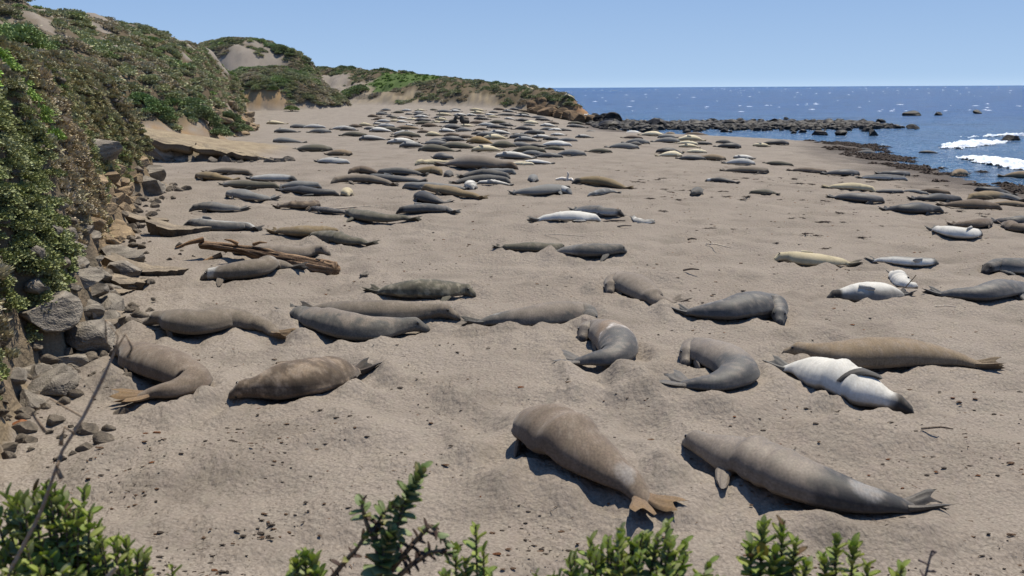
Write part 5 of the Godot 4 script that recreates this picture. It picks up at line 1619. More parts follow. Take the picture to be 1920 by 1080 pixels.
		["thick golden backed seal beside the white driftwood", "tan", 4.08, -37.57, [-1.54, 0.08, -0.77, -0.22, 0.00, 0.00, 0.50, 0.60, 0.97, 0.88], {"g": 1.2, "headcoat": "dark"}],
		["dappled grey seal in front of the golden backed seal", "ash", 3.93, -34.55, [-1.03, 0.61, -0.52, 0.38, -0.00, -0.00, 0.31, 0.16], {"g": 1.25, "mottle": 1}],
		["grey seal seen end on, alone on the middle sand", "grey", 7.10, -34.35, [-0.20, 0.05, 0.00, 0.00, 0.59, -1.59], {"g": 1.2}],
		["black faced seal with a white collar, alone below the pale group", "dark", 9.93, -40.66, [-0.95, -0.66, -0.43, -0.38, 0.00, -0.00, 0.52, -0.00], {"g": 1.1, "neck": "white"}],
		["olive brown seal hunched alone on the middle sand", "olive", 10.65, -36.20, [-1.06, 0.40, -0.49, 0.36, 0.00, 0.00, 0.21, 0.29], {"g": 1.2}],
		["cream seal with ribbed side and dark tail", "cream", 7.64, -20.73, [-1.37, -0.20, -0.98, -0.20, -0.57, 0.10, 0.00, 0.00, 0.30, -0.16, 0.71, -0.08], {"g": 1.05, "roll": 70, "wrinkle": 3, "hind": "dark", "white": 1}],
		["white tailed grey seal lying flat beside the ribbed cream seal", "white", 9.24, -20.66, [0.89, 0.02, 0.38, 0.15, -0.00, 0.00, -0.19, -0.45, -0.46, -0.90], {"g": 0.95, "roll": 70, "headcoat": "grey"}],
		["white seal pup shape curled end on between its neighbours", "white", 8.47, -18.62, [0.28, -0.05, -0.00, 0.00, 0.12, -1.15], {"g": 1.25, "roll": 140}],
		["chubby white seal with a dark face and dark tail", "white", 7.06, -17.07, [-0.85, 0.03, -0.44, -0.01, -0.00, -0.00, 0.39, -0.22, 1.09, -0.66], {"g": 1.3, "roll": 150, "headcoat": "dark", "hind": "dark"}],
		["charcoal seal with its chest flipper spread at the edge of view", "slate", 9.30, -17.10, [1.43, -0.98, 0.71, -0.43, -0.00, 0.00, -0.43, -0.19, -0.83, -0.63], {"g": 1.0, "fl": "near"}],
		["silver seal resting its head beside a pale flipper", "silver", 11.72, -20.20, [-0.82, 0.10, -0.30, -0.19, -0.00, 0.00, 0.70, -0.33, 1.24, -0.59], {"g": 1.15, "fl": "near", "headcoat": "dark"}],
		["white seal with a dark snout, alone near the brown seals", "white", 12.90, -26.02, [1.02, 0.04, 0.24, 0.48, 0.00, 0.00, -0.09, -0.91], {"g": 1.05, "roll": 100, "headcoat": "dark"}],
		["brown seal behind the white dark snouted seal", "brown", 14.78, -28.15, [0.96, -0.68, 0.00, 0.00, -0.34, -0.84], {"g": 1.05}],
		["black seal cut off by the edge of view, tail inland", "dark", 16.82, -29.48, [1.08, -0.60, -0.00, -0.00, -0.41, -0.80], {"g": 1.05}],
		["small dark seal below the cut off black seal", "brown", 15.90, -27.68, [0.76, -0.41, -0.00, 0.00, 0.34, -1.43], {"g": 0.9}],
		["dark seal with humped brown back on open sand", "dark", 13.87, -31.17, [1.82, -0.81, 1.06, -0.65, -0.00, 0.00, -0.45, -0.96], {"g": 1.2}],
		["dull charcoal seal below the yellowish seal", "slate", 13.22, -35.05, [1.51, 0.16, 0.60, 0.36, 0.00, -0.00, -0.51, -0.47], {"g": 1.1}],
		["yellowish white seal at the inland end of the seaward row", "cream", 14.69, -39.66, [1.40, 0.52, 0.85, -0.04, -0.00, 0.00, -0.64, -0.36], {"g": 1.0}],
		["dark seal second in the seaward row", "slate", 16.62, -39.12, [0.72, 0.00, -0.00, 0.00, -0.70, -0.31], {"g": 1.1}],
		["grey seal third in the seaward row", "ash", 17.96, -39.47, [0.65, 0.02, -0.00, 0.00, -0.54, -0.25], {"g": 1.0}],
		["brown seal at the sea end of the seaward row", "brown", 19.10, -40.12, [0.81, -0.00, -0.00, -0.00, -0.65, -0.44], {"g": 1.1}],
		["dark seal lying in front of the seaward row", "dark", 16.83, -35.96, [2.05, -1.00, 1.08, -0.68, -0.00, 0.00, -0.42, -0.65], {"g": 1.05}],
		["large brown seal with a black underside by the sea pools", "brown", 17.36, -34.17, [1.72, -0.10, 0.92, -0.18, -0.00, -0.00, -0.55, -0.67], {"g": 1.2}],
		["tan brown seal overlapping the large brown seal", "fawn", 20.30, -36.13, [0.98, 0.05, 0.00, 0.00, -0.69, -0.33], {"g": 1.1}],
		["seal with a white tail behind the tan brown seal", "tan", 21.97, -39.37, [-2.30, 1.26, -1.00, 0.32, 0.00, -0.00, 0.51, 1.02], {"g": 1.0, "rear": "white", "rt": 0.6}],
		["black seal at the brink of the sea pools", "dark", 23.56, -42.50, [-1.42, 0.07, -0.88, 0.44, 0.00, 0.00, 0.40, 0.47], {"g": 1.1}],
		["silver seal near the kelp line", "silver", 19.65, -46.75, [1.25, -0.10, 0.00, 0.00, -1.67, 0.30], {"g": 1.0, "roll": 40}],
		["thin dark seal above the silver seal near the kelp", "slate", 21.30, -49.62, [1.23, -0.68, -0.00, -0.00, -0.62, -0.83], {"g": 0.9}],
		["dark seal nose to tail with a buff seal", "slate", 17.68, -47.66, [1.18, -0.52, -0.00, 0.00, -0.85, -0.68], {"g": 1.1}],
		["buff seal nose to tail with a dark seal", "sandb", 16.38, -48.75, [0.92, 0.15, -0.00, 0.00, -1.05, -0.68], {"g": 1.05}],
		["small brown seal alone between the pale groups", "olive", 15.95, -53.27, [0.89, 0.14, 0.00, 0.00, -0.78, -0.59], {"g": 1.0}],
		["tan seal hauled out among the sea pools", "fawn", 26.84, -53.25, [-0.77, 0.66, -0.00, 0.00, 0.97, -0.84], {"g": 1.1}],
		["tan seal lying in the shallow pool", "fawn", 29.58, -51.59, [1.20, 0.35, -0.00, 0.00, -1.06, -0.48], {"g": 1.15}],
		["wet black seal at the foot of the breaking wave", "dark", 33.38, -71.21, [-0.89, -0.17, -0.00, 0.00, 0.79, 0.15], {"g": 1.0}],
		["silver seal on the kelp, upper of two", "silver", 29.11, -74.13, [0.87, 0.09, 0.00, 0.00, -0.69, -0.27], {"g": 1.0}],
		["silver seal on the kelp, lower of two", "silver", 27.03, -69.08, [1.48, -1.00, -0.00, 0.00, -0.70, -0.32], {"g": 0.9}],
		["silver seal heading seaward, pale group by the reef pools", "silver", 12.92, -51.89, [1.33, -0.24, 0.60, 0.15, 0.00, 0.00, -0.52, -0.51], {"g": 1.05, "roll": 110}],
		["white seal heading inland, pale group by the reef pools", "white", 14.96, -56.55, [-0.81, -0.45, -0.47, 0.08, -0.00, 0.00, 0.59, -0.52], {"g": 1.05, "roll": 165}],
		["sandy seal heading seaward, pale group by the reef pools", "sandd", 11.77, -46.56, [1.82, -0.41, 0.80, 0.22, -0.00, 0.00, -0.69, -0.75], {"g": 1.05, "roll": 0}],
		["second fawn seal heading seaward from the dune side, pale group by the reef pools", "fawn", 11.88, -54.78, [1.33, -0.10, 0.61, 0.19, -0.00, -0.00, -0.56, -0.47], {"g": 1.05, "roll": 0}],
		["charcoal seal heading seaward, pale group by the reef pools", "slate", 10.62, -54.41, [1.25, 0.02, 0.61, 0.09, 0.00, -0.00, -0.57, -0.30], {"g": 1.05, "roll": 0}],
		["black seal heading inland, pale group by the reef pools", "dark", 10.65, -58.78, [-1.14, -0.24, -0.62, 0.12, 0.00, -0.00, 0.71, -0.55], {"g": 1.05, "roll": 0}],
		["second cream seal heading seaward from the dune side, pale group by the reef pools", "cream", 9.59, -55.99, [1.21, -0.56, 0.54, -0.03, 0.00, 0.00, -0.46, -0.42], {"g": 1.05, "roll": 135}],
		["fourth cream seal heading seaward from the dune side, pale group by the reef pools", "cream", 12.18, -60.48, [1.08, -0.06, 0.51, 0.13, 0.00, -0.00, -0.46, -0.34], {"g": 1.05, "roll": 110}],
		["second black seal heading seaward from the dune side, pale group by the reef pools", "dark", 16.04, -67.76, [1.49, -0.53, 0.66, 0.04, 0.00, -0.00, -0.53, -0.58], {"g": 1.05, "roll": 0}],
		["second grey seal heading inland from the dune side, pale group by the reef pools", "grey", 17.55, -73.17, [-0.86, -0.15, -0.52, 0.17, -0.00, -0.00, 0.63, -0.62], {"g": 1.05, "roll": 0}],
		["first cream seal heading inland from the dune side, pale group by the reef pools", "cream", 13.35, -66.00, [-1.00, -0.24, -0.55, 0.10, -0.00, 0.00, 0.63, -0.48], {"g": 1.05, "roll": 150}],
		["first black seal heading seaward from the dune side, pale group by the reef pools", "dark", 14.68, -70.37, [1.12, -0.02, 0.53, 0.09, -0.00, 0.00, -0.50, -0.29], {"g": 1.05, "roll": 0}],
		["second cream seal heading inland from the dune side, pale group by the reef pools", "cream", 15.10, -73.78, [-1.58, 0.24, -0.88, 0.27, -0.00, 0.00, 0.98, -0.66], {"g": 1.26, "roll": 150}],
		["third ashen seal heading seaward from the dune side, pale group by the reef pools", "ash", 11.83, -70.84, [1.59, -0.53, 0.73, 0.10, 0.00, 0.00, -0.63, -0.67], {"g": 1.05, "roll": 0}],
		["second ashen seal heading seaward from the dune side, pale group by the reef pools", "ash", 9.23, -68.62, [1.41, -0.08, 0.66, 0.22, 0.00, -0.00, -0.63, -0.51], {"g": 1.05, "roll": 0}],
		["first ashen seal heading seaward from the dune side, pale group by the reef pools", "ash", 7.34, -62.26, [1.58, -0.06, 0.74, 0.27, -0.00, 0.00, -0.71, -0.60], {"g": 1.05, "roll": 0}],
		["first grey seal heading inland from the dune side, pale group by the reef pools", "grey", 9.23, -66.06, [-0.74, 0.21, -0.40, 0.39, 0.00, 0.00, 0.47, -0.83], {"g": 1.05, "roll": 0}],
		["buff seal heading seaward, pale group by the reef pools", "sandb", 9.72, -74.32, [1.20, 0.02, 0.59, 0.10, -0.00, -0.00, -0.57, -0.34], {"g": 1.05, "roll": 0}],
		["first cream seal heading seaward from the dune side, pale group by the reef pools", "cream", 11.92, -78.81, [1.50, -0.40, 0.70, 0.12, -0.00, 0.00, -0.63, -0.62], {"g": 1.05, "roll": 150}],
		["white seal heading seaward, pale group by the reef pools", "white", 11.65, -87.98, [1.28, -0.08, 0.62, 0.04, 0.00, -0.00, -0.50, -0.90], {"g": 1.05, "roll": 165}],
		["first fawn seal heading seaward from the dune side, pale group by the reef pools", "fawn", 17.32, -101.07, [1.12, -0.06, 0.36, 1.15, -0.00, -0.00, -0.53, -0.21], {"g": 1.05, "roll": 0}],
		["brown seal heading seaward, pale group by the reef pools", "brown", 17.07, -86.16, [1.95, -0.02, 0.95, 0.10, -0.00, 0.00, -0.79, -0.94], {"g": 1.05, "roll": 0}],
		["ashen seal heading seaward, along the dark reef", "ash", 14.09, -114.58, [1.10, -0.07, 0.54, 0.07, 0.00, -0.00, -0.50, -0.35], {"g": 1.05, "roll": 0}],
		["third black seal heading seaward from the dune side, pale group by the reef pools", "dark", 21.29, -74.29, [2.06, -1.03, 0.90, -0.17, -0.00, -0.00, -0.73, -0.41], {"g": 1.05, "roll": 0}],
		["third cream seal heading inland from the dune side, pale group by the reef pools", "cream", 20.11, -71.29, [-0.86, -0.23, -0.52, 0.13, 0.00, 0.00, 0.66, -0.57], {"g": 1.05, "roll": 135}],
		["olive seal heading seaward, pale group by the reef pools", "olive", 5.34, -57.27, [1.14, 0.14, 0.58, 0.12, 0.00, 0.00, -0.56, -0.29], {"g": 1.05, "roll": 20}],
		["fourth ashen seal heading seaward from the dune side, front of the far crowd, seaward half", "ash", 3.22, -54.08, [1.33, 0.12, 0.65, 0.21, 0.00, 0.00, -0.64, -0.44], {"g": 1.05, "roll": 0}],
		["first charcoal seal heading seaward from the dune side, front of the far crowd, seaward half", "slate", 1.92, -52.63, [1.14, -0.02, 0.55, 0.19, -0.00, 0.00, -0.55, -0.43], {"g": 1.05, "roll": 0}],
		["first white seal heading inland from the dune side, front of the far crowd, seaward half", "white", 0.66, -51.40, [-1.62, -0.78, -0.79, -0.09, 0.00, -0.00, 0.80, -0.48], {"g": 1.05, "roll": 150}],
		["cream seal heading seaward, front of the far crowd, seaward half", "cream", 0.21, -47.35, [1.01, 0.22, 0.52, 0.17, 0.00, 0.00, -0.52, -0.30], {"g": 1.05, "roll": 135}],
		["second white seal heading inland from the dune side, front of the far crowd, seaward half", "white", 1.76, -47.83, [-1.08, -0.60, -0.55, -0.08, 0.00, -0.00, 0.57, -0.20], {"g": 1.05, "roll": 180}],
		["second olive seal heading seaward from the dune side, front of the far crowd, seaward half", "olive", 0.63, -56.09, [1.58, 0.12, 0.81, 0.19, 0.00, 0.00, -0.82, -0.53], {"g": 1.05, "roll": 0}],
		["second ashen seal heading seaward from the dune side, front of the far crowd, seaward half", "ash", 0.93, -54.33, [1.10, -0.16, 0.54, 0.14, 0.00, 0.00, -0.53, -0.46], {"g": 1.05, "roll": 0}],
		["third cream seal heading seaward from the dune side, pale group by the reef pools", "cream", 13.35, -69.81, [1.22, -0.01, 0.58, 0.15, -0.00, 0.00, -0.56, -0.31], {"g": 1.05, "roll": 110}],
		["ashen seal heading inland, pale group by the reef pools", "ash", 13.52, -76.42, [-1.14, 0.20, -0.64, 0.21, -0.00, -0.00, 0.71, -0.51], {"g": 1.05, "roll": 0}],
		["olive seal heading inland, front of the far crowd, landward half", "olive", -4.23, -57.47, [-1.87, -1.15, -0.95, -0.26, -0.00, 0.00, 0.93, -0.07], {"g": 1.2075, "roll": 0}],
		["olive seal heading inland, front of the far crowd, seaward half", "olive", -2.89, -60.30, [-1.96, -1.17, -0.98, -0.30, -0.00, -0.00, 0.96, -0.05], {"g": 1.05, "roll": 0}],
		["golden seal heading inland, front of the far crowd, seaward half", "golden", -1.82, -65.81, [-1.52, -0.74, -0.71, -0.26, 0.00, -0.00, 0.70, -0.03], {"g": 1.3650000000000002, "roll": 0}],
		["first olive seal heading seaward from the dune side, front of the far crowd, seaward half", "olive", -1.02, -61.26, [1.40, 0.18, 0.69, 0.27, 0.00, -0.00, -0.69, -0.54], {"g": 1.26, "roll": 0}],
		["charcoal seal heading inland, front of the far crowd, seaward half", "slate", -4.10, -69.08, [-1.45, -0.31, -0.70, 0.12, 0.00, -0.00, 0.68, -0.59], {"g": 1.05, "roll": 0}],
		["first cream seal heading inland from the dune side, middle of the far crowd, seaward half", "cream", -6.29, -76.82, [-1.12, -0.60, -0.53, -0.08, -0.00, -0.00, 0.49, -0.31], {"g": 1.3650000000000002, "roll": 110}],
		["charcoal seal heading seaward, front of the far crowd, landward half", "slate", -5.92, -68.25, [1.04, 0.04, 0.52, 0.24, -0.00, 0.00, -0.56, -0.53], {"g": 1.05, "roll": 0}],
		["first ashen seal heading seaward from the dune side, front of the far crowd, seaward half", "ash", 0.23, -62.66, [1.16, 0.17, 0.57, 0.21, -0.00, -0.00, -0.58, -0.41], {"g": 1.26, "roll": 0}],
		["second white seal heading inland from the dune side, middle of the far crowd, seaward half", "white", -0.53, -79.03, [-1.53, -0.79, -0.74, -0.24, 0.00, 0.00, 0.74, -0.02], {"g": 1.05, "roll": 150}],
		["first brown seal heading seaward from the dune side, middle of the far crowd, seaward half", "brown", -3.14, -86.56, [0.97, 0.17, 0.48, 0.19, -0.00, -0.00, -0.49, -0.46], {"g": 1.05, "roll": 20}],
		["ashen seal heading inland, middle of the far crowd, seaward half", "ash", -4.03, -84.38, [-1.28, -0.65, -0.61, -0.12, 0.00, -0.00, 0.59, -0.27], {"g": 1.05, "roll": 0}],
		["charcoal seal heading inland, middle of the far crowd, seaward half", "slate", -0.88, -94.23, [-1.74, -0.94, -0.86, -0.04, -0.00, 0.00, 0.86, -0.65], {"g": 1.05, "roll": 20}],
		["olive seal heading inland, middle of the far crowd, seaward half", "olive", -1.04, -111.48, [-1.71, -0.51, -0.83, 0.24, -0.00, 0.00, 0.83, -0.82], {"g": 1.1550000000000002, "roll": 20}],
		["second black seal heading seaward from the dune side, middle of the far crowd, seaward half", "dark", 0.79, -92.25, [1.47, 0.31, 0.71, 0.41, 0.00, -0.00, -0.70, -0.38], {"g": 1.05, "roll": 0}],
		["second ashen seal heading seaward from the dune side, middle of the far crowd, seaward half", "ash", 1.81, -108.90, [1.13, 0.05, 0.54, 0.22, -0.00, -0.00, -0.54, -0.43], {"g": 1.05, "roll": 0}],
		["third ashen seal heading seaward from the dune side, middle of the far crowd, seaward half", "ash", 3.41, -94.57, [1.26, 0.13, 0.63, 0.09, 0.00, 0.00, -0.63, -0.05], {"g": 1.26, "roll": 0}],
		["fourth white seal heading inland from the dune side, middle of the far crowd, seaward half", "white", 4.45, -86.01, [-0.96, -0.14, -0.47, 0.02, 0.00, -0.00, 0.52, -0.76], {"g": 1.05, "roll": 180}],
		["black seal heading seaward, along the dark reef", "dark", 4.65, -86.71, [1.23, -0.00, 0.61, 0.06, 0.00, -0.00, -0.58, -0.33], {"g": 1.05, "roll": 0}],
		["fifth white seal heading inland from the dune side, middle of the far crowd, seaward half", "white", 4.23, -76.30, [-0.88, -0.41, -0.45, -0.01, 0.00, 0.00, 0.48, -0.32], {"g": 1.05, "roll": 180}],
		["third white seal heading inland from the dune side, front of the far crowd, seaward half", "white", 2.78, -72.60, [-1.03, -0.37, -0.53, 0.06, -0.00, 0.00, 0.54, -0.46], {"g": 1.05, "roll": 165}],
		["second black seal heading inland from the dune side, front of the far crowd, seaward half", "dark", 3.42, -70.05, [-0.93, -0.42, -0.48, 0.02, -0.00, 0.00, 0.49, -0.41], {"g": 1.05, "roll": 0}],
		["third ashen seal heading seaward from the dune side, front of the far crowd, seaward half", "ash", 3.92, -69.11, [1.21, 0.14, 0.60, 0.17, 0.00, 0.00, -0.58, -0.32], {"g": 1.05, "roll": 0}],
		["white seal heading seaward, front of the far crowd, seaward half", "white", 2.70, -62.85, [1.56, 0.29, 0.77, 0.23, 0.00, -0.00, -0.77, -0.38], {"g": 1.05, "roll": 150}],
		["first black seal heading inland from the dune side, front of the far crowd, seaward half", "dark", 2.16, -61.64, [-1.07, -0.54, -0.54, -0.10, -0.00, -0.00, 0.54, -0.16], {"g": 1.05, "roll": 0}],
		["second charcoal seal heading seaward from the dune side, front of the far crowd, seaward half", "slate", 3.17, -64.66, [1.04, -0.06, 0.50, 0.18, 0.00, 0.00, -0.48, -0.42], {"g": 1.05, "roll": 0}],
		["third olive seal heading seaward from the dune side, front of the far crowd, seaward half", "olive", 2.50, -58.65, [1.01, -0.11, 0.49, 0.14, -0.00, -0.00, -0.48, -0.42], {"g": 1.05, "roll": 0}],
		["second silver seal heading inland from the dune side, front of the far crowd, seaward half", "silver", 1.49, -67.38, [-1.27, -0.72, -0.64, -0.02, 0.00, 0.00, 0.66, -0.45], {"g": 1.05, "roll": 135}],
		["second silver seal heading inland from the dune side, middle of the far crowd, seaward half", "silver", -1.24, -74.84, [-1.71, -1.00, -0.86, -0.09, -0.00, 0.00, 0.86, -0.40], {"g": 1.05, "roll": 110}],
		["brown seal heading seaward, front of the far crowd, seaward half", "brown", -5.37, -76.38, [1.07, -0.01, 0.54, 0.20, -0.00, -0.00, -0.56, -0.50], {"g": 1.05, "roll": 0}],
		["first white seal heading inland from the dune side, middle of the far crowd, seaward half", "white", -5.55, -83.44, [-1.20, -0.67, -0.58, -0.07, 0.00, -0.00, 0.56, -0.32], {"g": 1.05, "roll": 180}],
		["brown seal heading inland, middle of the far crowd, landward half", "brown", -7.70, -82.70, [-1.01, -0.55, -0.48, -0.07, 0.00, 0.00, 0.45, -0.26], {"g": 1.05, "roll": 0}],
		["first black seal heading inland from the dune side, middle of the far crowd, seaward half", "dark", -2.38, -78.26, [-1.14, -0.56, -0.55, -0.10, -0.00, -0.00, 0.53, -0.26], {"g": 1.05, "roll": 0}],
		["buff seal heading inland, front of the far crowd, seaward half", "sandb", -3.37, -73.51, [-0.97, -0.56, -0.47, 0.04, 0.00, 0.00, 0.46, -0.45], {"g": 1.05, "roll": 0}],
		["third cream seal heading inland from the dune side, middle of the far crowd, seaward half", "cream", -4.49, -97.55, [-1.09, -0.25, -0.53, 0.09, 0.00, 0.00, 0.52, -0.45], {"g": 1.05, "roll": 150}],
		["buff seal heading inland, middle of the far crowd, seaward half", "sandb", -3.57, -108.19, [-1.44, 0.11, -0.73, 0.18, -0.00, -0.00, 0.72, -0.46], {"g": 1.05, "roll": 20}],
		["first black seal heading inland from the dune side, back of the far crowd, seaward half", "dark", -3.47, -119.82, [-1.54, -0.64, -0.75, 0.11, -0.00, -0.00, 0.74, -0.74], {"g": 1.05, "roll": 0}],
		["fifth white seal heading inland from the dune side, back of the far crowd, seaward half", "white", 0.15, -123.26, [-1.12, -0.57, -0.55, -0.16, 0.00, 0.00, 0.55, -0.09], {"g": 1.05, "roll": 165}],
		["black seal heading seaward, back of the far crowd, seaward half", "dark", 1.15, -120.62, [1.40, -0.29, 0.68, 0.23, 0.00, 0.00, -0.67, -0.62], {"g": 1.05, "roll": 0}],
		["third charcoal seal heading seaward from the dune side, back of the far crowd, seaward half", "slate", -1.37, -130.65, [1.97, -0.98, 0.96, -0.30, -0.00, 0.00, -0.97, 0.01], {"g": 1.05, "roll": 0}],
		["fourth white seal heading inland from the dune side, back of the far crowd, seaward half", "white", -2.60, -129.83, [-1.20, -0.63, -0.59, -0.15, 0.00, -0.00, 0.58, -0.16], {"g": 1.05, "roll": 180}],
		["third white seal heading inland from the dune side, back of the far crowd, seaward half", "white", -5.25, -127.33, [-1.24, 0.01, -0.62, 0.13, 0.00, 0.00, 0.63, -0.41], {"g": 1.05, "roll": 165}],
		["second charcoal seal heading seaward from the dune side, back of the far crowd, seaward half", "slate", -4.63, -126.76, [1.01, -0.06, 0.49, 0.19, -0.00, -0.00, -0.50, -0.46], {"g": 1.05, "roll": 0}],
		["second white seal heading inland from the dune side, back of the far crowd, seaward half", "white", -6.69, -126.46, [-1.40, -0.09, -0.68, 0.21, 0.00, 0.00, 0.67, -0.54], {"g": 1.05, "roll": 165}],
		["third silver seal heading inland from the dune side, back of the far crowd, seaward half", "silver", 2.30, -131.05, [-1.86, 0.02, -0.93, 0.28, 0.00, 0.00, 0.94, -0.74], {"g": 1.05, "roll": 150}],
		["third ashen seal heading seaward from the dune side, back of the far crowd, seaward half", "ash", 3.47, -130.82, [1.66, -0.74, 0.81, 0.16, 0.00, 0.00, -0.80, -0.80], {"g": 1.05, "roll": 0}],
		["second silver seal heading inland from the dune side, back of the far crowd, seaward half", "silver", 0.05, -138.75, [-1.39, -0.64, -0.67, -0.19, -0.00, -0.00, 0.67, -0.26], {"g": 1.05, "roll": 135}],
		["fawn seal heading inland, back of the far crowd, seaward half", "fawn", 2.78, -144.16, [-1.78, 0.36, -0.93, 0.23, -0.00, 0.00, 0.96, -0.63], {"g": 1.05, "roll": 20}],
		["second buff seal heading inland from the dune side, back of the far crowd, seaward half", "sandb", 5.45, -145.39, [-1.87, 0.12, -0.91, 0.34, -0.00, -0.00, 0.92, -0.89], {"g": 1.05, "roll": 0}],
		["fourth cream seal heading inland from the dune side, back of the far crowd, seaward half", "cream", -4.67, -138.27, [-1.72, -0.99, -0.86, -0.01, -0.00, 0.00, 0.84, -0.60], {"g": 1.05, "roll": 110}],
		["first ashen seal heading seaward from the dune side, back of the far crowd, seaward half", "ash", -10.36, -133.18, [1.69, -0.07, 0.84, 0.31, -0.00, 0.00, -0.88, -0.76], {"g": 1.05, "roll": 0}],
		["first white seal heading inland from the dune side, back of the far crowd, seaward half", "white", -7.89, -134.37, [-1.19, -0.38, -0.57, 0.12, -0.00, -0.00, 0.55, -0.56], {"g": 1.05, "roll": 180}],
		["second cream seal heading inland from the dune side, back of the far crowd, seaward half", "cream", -8.87, -126.32, [-1.68, -0.88, -0.81, 0.07, -0.00, -0.00, 0.76, -0.80], {"g": 1.05, "roll": 135}],
		["first charcoal seal heading seaward from the dune side, back of the far crowd, seaward half", "slate", -9.86, -119.49, [1.22, 0.01, 0.62, 0.22, -0.00, -0.00, -0.66, -0.52], {"g": 1.05, "roll": 0}],
		["second cream seal heading inland from the dune side, middle of the far crowd, seaward half", "cream", -8.65, -107.76, [-0.95, -0.24, -0.46, 0.04, 0.00, -0.00, 0.44, -0.36], {"g": 1.05, "roll": 150}],
		["first silver seal heading inland from the dune side, middle of the far crowd, seaward half", "silver", -7.26, -106.82, [-1.22, 0.04, -0.60, 0.16, -0.00, 0.00, 0.58, -0.28], {"g": 1.05, "roll": 150}],
		["third charcoal seal heading inland from the dune side, back of the far crowd, landward half", "slate", -11.08, -116.36, [-1.17, 0.15, -0.59, 0.12, 0.00, 0.00, 0.58, -0.25], {"g": 1.05, "roll": 0}],
		["black seal heading inland, middle of the far crowd, landward half", "dark", -9.71, -101.90, [-1.08, -0.39, -0.52, 0.06, 0.00, -0.00, 0.48, -0.49], {"g": 1.05, "roll": 0}],
		["ashen seal heading inland, back of the far crowd, landward half", "ash", -17.64, -126.85, [-1.45, -0.83, -0.69, -0.06, 0.00, 0.00, 0.64, -0.42], {"g": 1.05, "roll": 0}],
		["first charcoal seal heading inland from the dune side, back of the far crowd, landward half", "slate", -15.88, -122.40, [-1.14, -0.61, -0.53, -0.08, 0.00, -0.00, 0.49, -0.31], {"g": 1.05, "roll": 0}],
		["olive seal heading seaward, back of the far crowd, landward half", "olive", -16.63, -130.92, [1.16, 0.04, 0.62, 0.17, -0.00, 0.00, -0.68, -0.48], {"g": 1.05, "roll": 0}],
		["silver seal heading inland, back of the far crowd, landward half", "silver", -14.07, -127.28, [-0.95, -0.45, -0.45, 0.01, 0.00, -0.00, 0.41, -0.40], {"g": 1.05, "roll": 135}],
		["second charcoal seal heading inland from the dune side, back of the far crowd, landward half", "slate", -12.10, -125.57, [-1.57, -0.80, -0.74, -0.06, -0.00, 0.00, 0.69, -0.48], {"g": 1.05, "roll": 0}],
		["first white seal heading inland from the dune side, back of the far crowd, landward half", "white", -13.83, -118.10, [-1.18, -0.65, -0.55, -0.18, 0.00, 0.00, 0.50, -0.16], {"g": 1.05, "roll": 180}],
		["second white seal heading inland from the dune side, back of the far crowd, landward half", "white", -12.55, -106.87, [-1.09, -0.73, -0.53, -0.09, -0.00, -0.00, 0.49, -0.27], {"g": 1.05, "roll": 165}],
		["olive seal heading inland, back of the far crowd, landward half", "olive", -15.13, -119.47, [-0.90, -0.42, -0.42, 0.03, 0.00, 0.00, 0.38, -0.40], {"g": 1.05, "roll": 20}],
		["first cream seal heading inland from the dune side, back of the far crowd, landward half", "cream", -13.94, -110.57, [-1.01, -0.51, -0.47, 0.06, -0.00, -0.00, 0.41, -0.50], {"g": 1.05, "roll": 110}],
		["cream seal heading seaward, back of the far crowd, landward half", "cream", -13.03, -115.42, [1.03, -0.03, 0.55, 0.21, -0.00, 0.00, -0.59, -0.50], {"g": 1.05, "roll": 110}],
		["fourth charcoal seal heading inland from the dune side, back of the far crowd, landward half", "slate", -10.48, -112.19, [-1.61, -0.61, -0.76, 0.18, -0.00, 0.00, 0.71, -0.76], {"g": 1.05, "roll": 20}],
		["second olive seal heading seaward from the dune side, middle of the far crowd, landward half", "olive", -10.36, -101.94, [1.52, -0.17, 0.78, 0.24, -0.00, 0.00, -0.84, -0.70], {"g": 1.05, "roll": 0}],
		["third white seal heading inland from the dune side, middle of the far crowd, landward half", "white", -10.63, -97.44, [-0.99, -0.59, -0.47, -0.10, 0.00, -0.00, 0.43, -0.22], {"g": 1.05, "roll": 150}],
		["third silver seal heading seaward from the dune side, middle of the far crowd, landward half", "silver", -15.82, -109.11, [1.21, -0.07, 0.63, 0.24, 0.00, 0.00, -0.68, -0.64], {"g": 1.05, "roll": 135}],
		["second cream seal heading inland from the dune side, middle of the far crowd, landward half", "cream", -15.64, -98.76, [-1.20, -0.63, -0.54, -0.07, 0.00, -0.00, 0.48, -0.37], {"g": 1.05, "roll": 110}],
		["first white seal heading inland from the dune side, middle of the far crowd, landward half", "white", -14.87, -102.40, [-0.91, -0.42, -0.42, 0.06, 0.00, 0.00, 0.37, -0.43], {"g": 1.05, "roll": 150}],
		["second charcoal seal heading inland from the dune side, middle of the far crowd, landward half", "slate", -13.57, -89.41, [-1.16, -0.57, -0.52, -0.06, 0.00, 0.00, 0.46, -0.36], {"g": 1.05, "roll": 0}],
		["second white seal heading inland from the dune side, middle of the far crowd, landward half", "white", -11.68, -84.04, [-1.74, -0.94, -0.81, -0.11, 0.00, 0.00, 0.74, -0.42], {"g": 1.1550000000000002, "roll": 180}],
		["first olive seal heading seaward from the dune side, middle of the far crowd, landward half", "olive", -12.18, -86.93, [1.78, 0.74, 0.93, 0.50, 0.00, 0.00, -0.98, -0.79], {"g": 1.05, "roll": 0}],
		["third olive seal heading seaward from the dune side, front of the far crowd, landward half", "olive", -9.20, -75.12, [1.71, 0.25, 0.88, 0.36, -0.00, 0.00, -0.95, -0.74], {"g": 1.3125, "roll": 20}],
